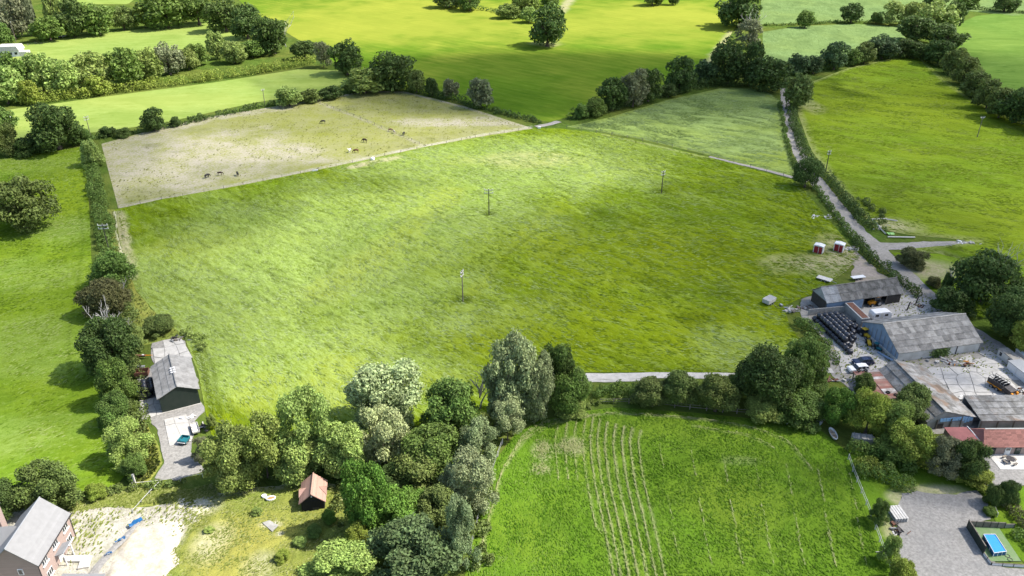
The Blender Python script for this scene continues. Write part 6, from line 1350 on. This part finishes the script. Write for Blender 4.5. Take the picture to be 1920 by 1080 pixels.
def tub(label, px, py, rz, a, b, c):
    t = thing('tub', label, 'tub', G(px, py), rz); n = 14; ou = [(a * math.cos(2 * math.pi * k / n), b * math.sin(2 * math.pi * k / n)) for k in range(n)]
    MB().add([(x * 0.85, y * 0.85, 0) for x, y in ou] + [(x, y, 0.5) for x, y in ou] + [(x * 0.85, y * 0.8, 0.5) for x, y in ou] + [(x * 0.75, y * 0.7, 0.3) for x, y in ou], [(j * n + k, j * n + (k + 1) % n, (j + 1) * n + (k + 1) % n, (j + 1) * n + k) for j in range(3) for k in range(n)]).build('shell', M['white'], t, True)
    MB().add([(x * 0.74, y * 0.69, 0.34) for x, y in ou], [tuple(range(n))]).build('liner', c, t); return t
tub('white oval dinghy with orange floor left of the shed', 508, 937, R(10), 0.85, 0.5, simple('orange_floor', (0.62, 0.22, 0.10), 0.6)); tub('round white tub beside the oval dinghy', 496, 933, 0, 0.45, 0.4, M['white'])
# paddock water tanks
wt = thing('water_tank', 'white round water tank at the paddock fence', 'tank', G(699, 301)); MB().tube([(0, 0, 0), (0, 0, 0.9), (0, 0, 1.15), (0, 0, 1.25)], [0.72, 0.75, 0.55, 0.2], 14).build('body', M['white'], wt, True); MB().tube([(0, 0, 1.2), (0, 0, 1.35)], 0.22, 10).build('lid', M['white'], wt)
tr_ = thing('water_trough', 'long white water trough at the paddock fence', 'trough', G(591, 321), R(14)); MB().box((0, 0, 0.35), (1.9, 0.6, 0.45)).build('basin', M['white'], tr_, bevel=0.05); MB().box((0, 0, 0.585), (1.75, 0.46, 0.03)).build('water', M['steel'], tr_)
wb = thing('water_tank', 'small white box where paddock and lane corner meet', 'tank', G(1011, 241)); MB().box((0, 0, 0.4), (1.1, 0.7, 0.8)).build('body', M['white'], wb, bevel=0.1); MB().box((0, 0, 0.84), (0.5, 0.4, 0.08)).build('lid', M['paleboard'], wb)
# poles
def pole(label, px, py, h, rz, arm=2.0, style=0, mat='timber', lean=0.0):
    t = thing('power_pole', label, 'pole', G(px, py), rz)
    MB().tube([(0, 0, -0.2), (lean * h, 0, h)], [0.16, 0.11], 8).build('post', M['darktimber' if mat == 'dark' else 'timber'], t)
    for k, z in enumerate((h - 0.35, h - 1.3) if style else (h - 0.3,)):
        MB().box((lean * z, 0, z), (arm, 0.16, 0.16)).build('crossarm', M['paleboard'], t)
        for x in (-arm / 2 + 0.1, 0, arm / 2 - 0.1): MB().tube([(x + lean * z, 0, z + 0.08), (x + lean * z, 0, z + 0.42)], [0.06, 0.1], 6).build('insulator', M['white'], t)
    MB().tube([(-arm * 0.35 + lean * h, 0, h - 0.3), (lean * h, 0, h - 1.1), (arm * 0.35 + lean * h, 0, h - 0.3)], 0.05, 5).build('brace', M['steel'], t)
pole('power pole with double crossarm low in the middle of the meadow', 868, 566, 8.4, R(70), 1.7, 1); pole('dark power pole with wide crossarm in the upper meadow', 917, 404, 8.4, R(0), 2.6, 1, 'dark'); pole('power pole in the upper right of the meadow', 1240, 363, 7.6, R(30), 1.6, 1, 'dark')
pole('power pole with white crossarms in the long left hedge', 207, 478, 9.0, R(5), 2.6, 1, 'dark'); pole('power pole standing in the paddock hedge at the far left', 172, 262, 9.0, R(50), 1.8, 1); pole('power pole beside the lane hedge on the right', 1548, 322, 7.5, R(20), 1.4, 1, 'dark'); pole('thin pale power pole in the right field', 1832, 258, 8.0, R(10), 1.8, 0)
pole('power pole in the shrub belt at the upper left', 154, 165, 9.0, R(40), 1.6, 1); pole('slim pole beside the white building at the far left', 30, 78, 11.0, 0, 0.6, 0); pole('pole in the hedgerow left of the paddock trees', 497, 198, 7.0, R(30), 1.4, 0)
for (px, py, w_) in ((1701, 583, 'the left'), (1717, 572, 'the right')):
    st_ = thing('stanchion', f'rusty steel stanchion, {w_} of two at the open barn', 'post', G(px, py)); MB().box((0, 0, 1.2), (0.22, 0.22, 2.4), tilt=(0, 0.12)).build('post', M['dkmetal'], st_); MB().box((0, 0, 0.05), (0.6, 0.6, 0.1)).build('foot', M['rust'], st_)
# fences
def fence(label, pix, h, step, rails, mat='timber', wire=False, pr=0.07, rail_r=None):
    L = smooth_line([G(*p) for p in pix], 0.5); o0 = L[0].copy()
    t = thing('fence', label, 'fence', o0); acc = 1e9; posts = []
    for i, p in enumerate(L):
        if i: acc += (p - L[i - 1]).length
        if acc >= step: posts.append(p - o0); acc = 0
    me = MB().box((0, 0, h / 2), (pr * 2, pr * 2, h)).mesh('post'); me.materials.append(M[mat])
    for p in posts: part('post', me, t, p, (0, 0, random.random()))
    rr = rail_r or (0.02 if wire else 0.05)
    for z in rails:
        if wire: MB().tube([p + Vector((0, 0, z)) for p in posts], rr, 4).build('wire', M['steel'], t)
        else:
            for a, b in zip(posts, posts[1:]): MB().tube([a + Vector((0, 0, z)), b + Vector((0, 0, z))], rr, 4).build('rail', M[mat], t)
    return t
fence('grey post and rail fence along the top of the cut field', [(1125, 757), (1200, 757), (1260, 764), (1330, 771), (1420, 779), (1520, 787)], 1.2, 2.6, (0.55, 1.1), 'timber')
fence('thin pale fence between the wood and the cut field', [(942, 832), (925, 880), (905, 945), (890, 1000), (880, 1050)], 1.2, 3.0, (0.6, 1.15), 'paleboard', True, 0.06, 0.03)
fence('pale fence down the right side of the cut field', [(1590, 862), (1602, 895), (1630, 965), (1655, 1035), (1680, 1100)], 1.3, 2.6, (0.65, 1.2), 'paleboard', False, 0.06, 0.04)
fence('dark timber rail fence beside the low yellow hedge', [(1712, 868), (1760, 888), (1815, 905)], 1.2, 1.8, (0.4, 0.75, 1.1), 'darktimber')
fence('thin tape fence between paddock and meadow', [(222, 391), (440, 350), (600, 319), (700, 297), (900, 257), (1000, 241)], 1.1, 6.0, (0.6, 1.05), 'timber', True, 0.05, 0.025)
fence('thin fence dividing the paddock in two', [(590, 190), (680, 225), (790, 272)], 1.1, 5.0, (0.6, 1.05), 'timber', True, 0.06, 0.03)
fence('wire fence beside the path to the lane', [(1062, 240), (1200, 263), (1330, 293), (1488, 335)], 1.1, 6.0, (0.6, 1.05), 'timber', True, 0.05, 0.02)
fence('white rail across the foot of the gravel drive', [(250, 913), (300, 908), (345, 902), (385, 895)], 1.0, 3.4, (0.9,), 'paleboard', False, 0.06, 0.05)
fence('pale pole rail slanting down to the building ground', [(302, 908), (282, 928), (262, 950), (240, 975)], 0.9, 2.2, (0.8,), 'steel', False, 0.05, 0.05)
fence('pale rail on the pool lawn above the enclosure', [(1853, 938), (1862, 955), (1872, 978)], 1.0, 1.6, (0.9,), 'paleboard', False, 0.05, 0.05)
gp = thing('gate_post', 'tall grey gate post by the gravel drive', 'post', G(254, 909)); MB().box((0, 0, 1.1), (0.28, 0.28, 2.2)).build('post', M['paleboard'], gp); MB().box((0, 0, 2.22), (0.36, 0.36, 0.08)).build('cap', M['steel'], gp)
gs = thing('sign_post', 'small white gate stub on the right field fence', 'post', G(1652, 1043)); MB().box((0, 0, 0.6), (0.14, 0.14, 1.2)).build('post', M['paleboard'], gs); MB().box((-0.5, 0, 0.9), (1.0, 0.08, 0.18)).build('bar', M['paleboard'], gs)
# pool enclosure
pool_base = flat('pool_base', 'green matting under the blue pool', [(1822, 985), (1872, 988), (1915, 1052), (1858, 1052), (1846, 1035)], 0.16, M['turf'], 0.1)
def screen(label, a, b, h, mat, name='screen', panels=4, cat='screen'):
    p, q = G(*a), G(*b); t = thing(name, label, cat, p, math.atan2(q.y - p.y, q.x - p.x)); L = (q - p).length
    for k in range(panels): MB().box((L * (k + 0.5) / panels, 0, h / 2), (L / panels - 0.04, 0.06, h)).build('panel', M[mat], t)
    for k in range(panels + 1): MB().box((L * k / panels, 0, h / 2 + 0.05), (0.1, 0.12, h + 0.1)).build('post', M['darktimber'], t)
    MB().box((L / 2, 0, h + 0.04), (L, 0.14, 0.06)).build('capping', M['timber'], t)
screen('tall dark green screen left of the blue pool', (1812, 990), (1843, 1040), 1.7, 'blackgreen'); screen('weathered timber screen behind the blue pool', (1814, 988), (1882, 991), 1.2, 'timber', 'screen', 5); screen('low grey block behind the pool on the lawn', (1882, 991), (1900, 991), 0.9, 'conc', 'screen', 1)
screen('low white wall in front of the blue pool', (1858, 1060), (1920, 1064), 0.5, 'white', 'low_wall', 3, 'wall'); screen('low white wall slanting at the pool corner', (1843, 1040), (1858, 1060), 0.5, 'white', 'low_wall', 2, 'wall')
pc = [G(1844, 1002, 0.9), G(1866, 1002, 0.9), G(1887, 1034, 0.9), G(1864, 1037, 0.9)]; cc = sum(pc, Vector()) / 4; cc.z = 0
pl = thing('swimming_pool', 'bright blue rectangular frame pool on green matting', 'pool', cc)
pr_ = [Vector((p.x - cc.x, p.y - cc.y, 0.2)) for p in pc]; up = Vector((0, 0, 0.75))
MB().add(pr_ + [p + up for p in pr_], [(0, 1, 5, 4), (1, 2, 6, 5), (2, 3, 7, 6), (3, 0, 4, 7), (0, 3, 2, 1)]).build('liner', M['tarp'], pl)
MB().add([p * 0.97 + up * 0.93 for p in pr_], [(0, 1, 2, 3)]).build('water', M['water'], pl)
for a, b in ((0, 1), (1, 2), (2, 3), (3, 0)): MB().tube([pr_[a] + up, pr_[b] + up], 0.05, 6).build('frame_rail', M['white'], pl)
for a, b in ((0, 1), (1, 2), (2, 3), (3, 0)):
    for f in (0.0, 0.33, 0.66): q = pr_[a] * (1 - f) + pr_[b] * f; MB().tube([q * 1.05, q * 1.02 + up], 0.035, 5).build('leg', M['white'], pl)
pm = thing('pool_pump', 'small dark pump beside the blue pool', 'pump', G(1846, 1022, 0)); MB().tube([(0, 0, 0.17), (0, 0, 0.6)], 0.2, 8).build('drum', M['dkmetal'], pm); MB().tube([(0, 0, 0.5), (0.4, 0, 0.5), (0.7, -0.1, 0.6)], 0.05, 5).build('hose', M['dkmetal'], pm)
for k, (px, py) in enumerate(((1889, 1042), (1894, 1049))): torus('hose', 0.34, 0.035, M['dkmetal'], G(px, py, 0.2), label=f'black hose coil, {ORD[k]} from the pool corner', cat='hose', group='hose coils')
# patio
flat('patio', 'white paved patio in front of the stable', [(1852, 851), (1990, 851), (1990, 880), (1876, 880)], 0.16, M['paleboard'], 0.1)
tb = thing('garden_table', 'round dark garden table with bench on the white patio', 'table', G(1892, 867))
MB().tube([(0, 0, 0.84), (0, 0, 0.9)], 0.75, 14).build('table_top', M['dkmetal'], tb); MB().tube([(0, 0, 0.16), (0, 0, 0.86)], 0.1, 8).build('pedestal', M['dkmetal'], tb)
for k in range(4):
    a = k * 1.57 + 0.4; b_ = MB().box((1.1 * math.cos(a), 1.1 * math.sin(a), 0.6), (0.35, 0.9, 0.06), a).build('bench', M['timber'], tb)
    for s in (-1, 1): MB().box((1.1 * math.cos(a) - s * 0.35 * math.sin(a), 1.1 * math.sin(a) + s * 0.35 * math.cos(a), 0.38), (0.08, 0.08, 0.44), a).build('leg', M['dkmetal'], b_)
pt = thing('pallet_stack', 'stack of pale grey pallets beside the gravel drive', 'pallets', G(1681, 968), R(95))
for l_ in range(4):
    for k in range(5): MB().box((0, -0.9 + 0.45 * k, 0.25 + 0.22 * l_), (3.0, 0.36, 0.05)).build('slat', M['paleboard'], pt)
    for x in (-1.3, 0, 1.3): MB().box((x, 0, 0.15 + 0.22 * l_), (0.12, 2.1, 0.12)).build('bearer', M['timber'], pt)
# blue sheeting on the building ground
for px, py, s, lab in ((256, 986, 1.0, 'blue plastic sheeting at the top of the trench'), (228, 1019, 0.7, 'smaller blue plastic sheet half way down the trench'), (206, 1045, 0.5, 'scrap of pale blue sheet low in the trench')):
    t = thing('tarpaulin', lab, 'tarpaulin', G(px, py), R(40)); r = random.Random(px)
    MB().add([((i - 2.5) * 0.42 * s + r.uniform(-.08, .08), (j - 1.5) * 0.3 * s + r.uniform(-.06, .06), 0.55 + r.random() * 0.45) for j in range(4) for i in range(6)], [(j * 6 + i, j * 6 + i + 1, j * 6 + i + 7, j * 6 + i + 6) for j in range(3) for i in range(5)]).build('sheet', M['tarp'], t, True)
flat('concrete_pad', 'pale slab lying in the rough garden', [(492, 980), (505, 975), (522, 985), (510, 996)], 0.35, M['conc'], 0.25)
# far buildings at the left
fb = thing('bungalow', 'white bungalow with pale roof at the far left edge', 'building', G(22, 104), R(8))
MB().box((0, 0, 1.6), (11, 7, 3.2)).build('wall', M['white'], fb); MB().prism([(-6, 3.1), (-5, 5.4), (5, 5.4), (6, 3.1)], -4, 4).build('roof', M['paleboard'], fb)
for k in range(4): MB().box((-3.9 + 2.6 * k, -3.53, 1.7), (1.3, 0.1, 1.2)).build('window', M['glass'], fb)
MB().box((7.4, -1, 1.2), (3.6, 5, 2.4)).build('annex', M['paleboard'], fb)
fb2 = thing('polytunnel', 'white curved shelter half hidden at the far left hedge', 'shelter', G(8, 222), R(60))
MB().prism([(1.4 * math.cos(math.pi * k / 8), 2.0 * math.sin(math.pi * k / 8)) for k in range(9)], -3, 3).build('cover', M['white'], fb2); MB().box((0, -3.02, 0.8), (0.9, 0.06, 1.6)).build('door', M['paleboard'], fb2)
fb3 = thing('mobile_home', 'small white mobile home among trees behind the clipped hedge', 'mobile home', G(478, 104), R(5)); MB().box((0, 0, 1.5), (6, 2.8, 2.2)).build('body', M['white'], fb3, bevel=0.1); MB().box((0, 0, 2.68), (6.3, 3.1, 0.16)).build('roof', M['lead'], fb3)
for x in (-1.8, 0.2, 2.0): MB().box((x, -1.43, 1.7), (0.9, 0.06, 0.8)).build('window', M['glass'], fb3)
junk('scrap_heap', 'pale junk under the poplars at the far left', 112, 70, (4, 1.0), 12, ['white', 'paleboard', 'rust'], 31, 1.5, 4.0)
junk('scrap_heap', 'brown junk beside the white bungalow', 65, 82, (2.5, 1.5), 12, ['rust', 'timber'], 32, 2.0, 3.0)
# ------------------------------------------------------------------ horses
def horse_mesh(graze=True):
    V = [(0, 0, 1.18), (0.45, 0, 1.2), (-0.5, 0, 1.2), (-0.78, 0, 1.2)]
    Rd = [(0.27, 0.30), (0.27, 0.32), (0.27, 0.29), (0.2, 0.22)]; Eg = [(0, 1), (0, 2), (2, 3)]
    def add(p, r_, frm):
        V.append(p); Rd.append(r_ if hasattr(r_, '__len__') else (r_, r_)); Eg.append((frm, len(V) - 1)); return len(V) - 1
    n1 = add((0.78, 0, 1.32 if not graze else 1.18), (0.17, 0.22), 1)
    if graze: n2 = add((1.08, 0, 0.85), (0.12, 0.16), n1); h1 = add((1.24, 0, 0.50), (0.10, 0.13), n2); add((1.26, 0, 0.2), (0.07, 0.08), h1)
    else: n2 = add((1.05, 0, 1.72), (0.12, 0.16), n1); h1 = add((1.18, 0, 1.9), (0.10, 0.13), n2); add((1.5, 0, 1.7), (0.07, 0.08), h1)
    for s in (-1, 1):
        a = add((0.5, s * 0.17, 0.88), 0.13, 1); b = add((0.48, s * 0.18, 0.48), 0.07, a); c = add((0.5, s * 0.18, 0.2), 0.05, b); add((0.54, s * 0.18, 0.03), 0.07, c)
        a = add((-0.62, s * 0.17, 0.9), 0.16, 2); b = add((-0.56, s * 0.18, 0.72), 0.10, a); c = add((-0.74, s * 0.18, 0.46), 0.06, b); d = add((-0.70, s * 0.18, 0.2), 0.05, c); add((-0.66, s * 0.18, 0.03), 0.07, d)
        add((1.0 if graze else 1.08, s * 0.08, (0.98 if graze else 2.05)), 0.04, n2)
    t1 = add((-0.98, 0, 1.05), 0.06, 3); add((-1.02, 0, 0.55), 0.08, t1)
    me = bpy.data.meshes.new('horse'); me.from_pydata(V, Eg, []); return me, Rd
HM = simple('horse_coat', (0.1, 0.1, 0.1), 0.6, var=0.12, scale=2.0, objcol=True)
HME, HRD = horse_mesh(True); HME2, HRD2 = horse_mesh(False)
def horse(label, px, py, rz, c, s=1.0, graze=True):
    me = (HME if graze else HME2).copy(); me.name = 'horse'; me.materials.append(HM)
    o = bpy.data.objects.new('horse', me); o.location = G(px, py) + Vector((0, 0, 0.06)); o.rotation_euler = (0, 0, rz); o.scale = (s, s, s); o.color = (*c, 1); link(o)
    m = o.modifiers.new('skin', 'SKIN'); sv = me.skin_vertices[0].data if me.skin_vertices else None
    if sv is None:
        bm = bmesh.new(); bm.from_mesh(me); lay = bm.verts.layers.skin.verify(); bm.verts.ensure_lookup_table()
        for i, v in enumerate(bm.verts): v[lay].radius = (HRD if graze else HRD2)[i]; v[lay].use_root = (i == 0)
        bm.to_mesh(me); bm.free()
    else:
        for i, d in enumerate(sv): d.radius = (HRD if graze else HRD2)[i]; d.use_root = (i == 0)
    sb = o.modifiers.new('sub', 'SUBSURF'); sb.levels = 1; sb.render_levels = 1
    return tag(o, label, 'horse', 'horses in the paddock')
BLK, BAY, CHE, WHT = (0.010, 0.009, 0.009), (0.035, 0.018, 0.012), (0.10, 0.035, 0.015), (0.72, 0.70, 0.66)
horse('black horse grazing alone in the upper left paddock', 606, 232, R(200), BLK); horse('dark bay horse grazing in the middle of the paddock', 684, 267, R(160), BAY); horse('chestnut brown horse grazing near the paddock fence', 668, 287, R(185), CHE); horse('white pony standing behind the chestnut horse', 656, 286, R(250), WHT, 0.95, False)
horse('brown pony beside the dividing fence', 732, 247, R(10), (0.13, 0.06, 0.035), 0.85); horse('white and brown pony at the dividing fence', 739, 250, R(-60), (0.45, 0.38, 0.32), 0.85); horse('dark horse right of the dividing fence ponies', 757, 254, R(70), BLK, 0.9)
horse('dark bay horse, left one near the lower paddock fence', 389, 334, R(55), BLK); horse('black horse, right one near the lower paddock fence', 446, 330, R(120), BLK); horse('dark horse lying between the two lower horses', 413, 329, R(10), BAY, 0.9)
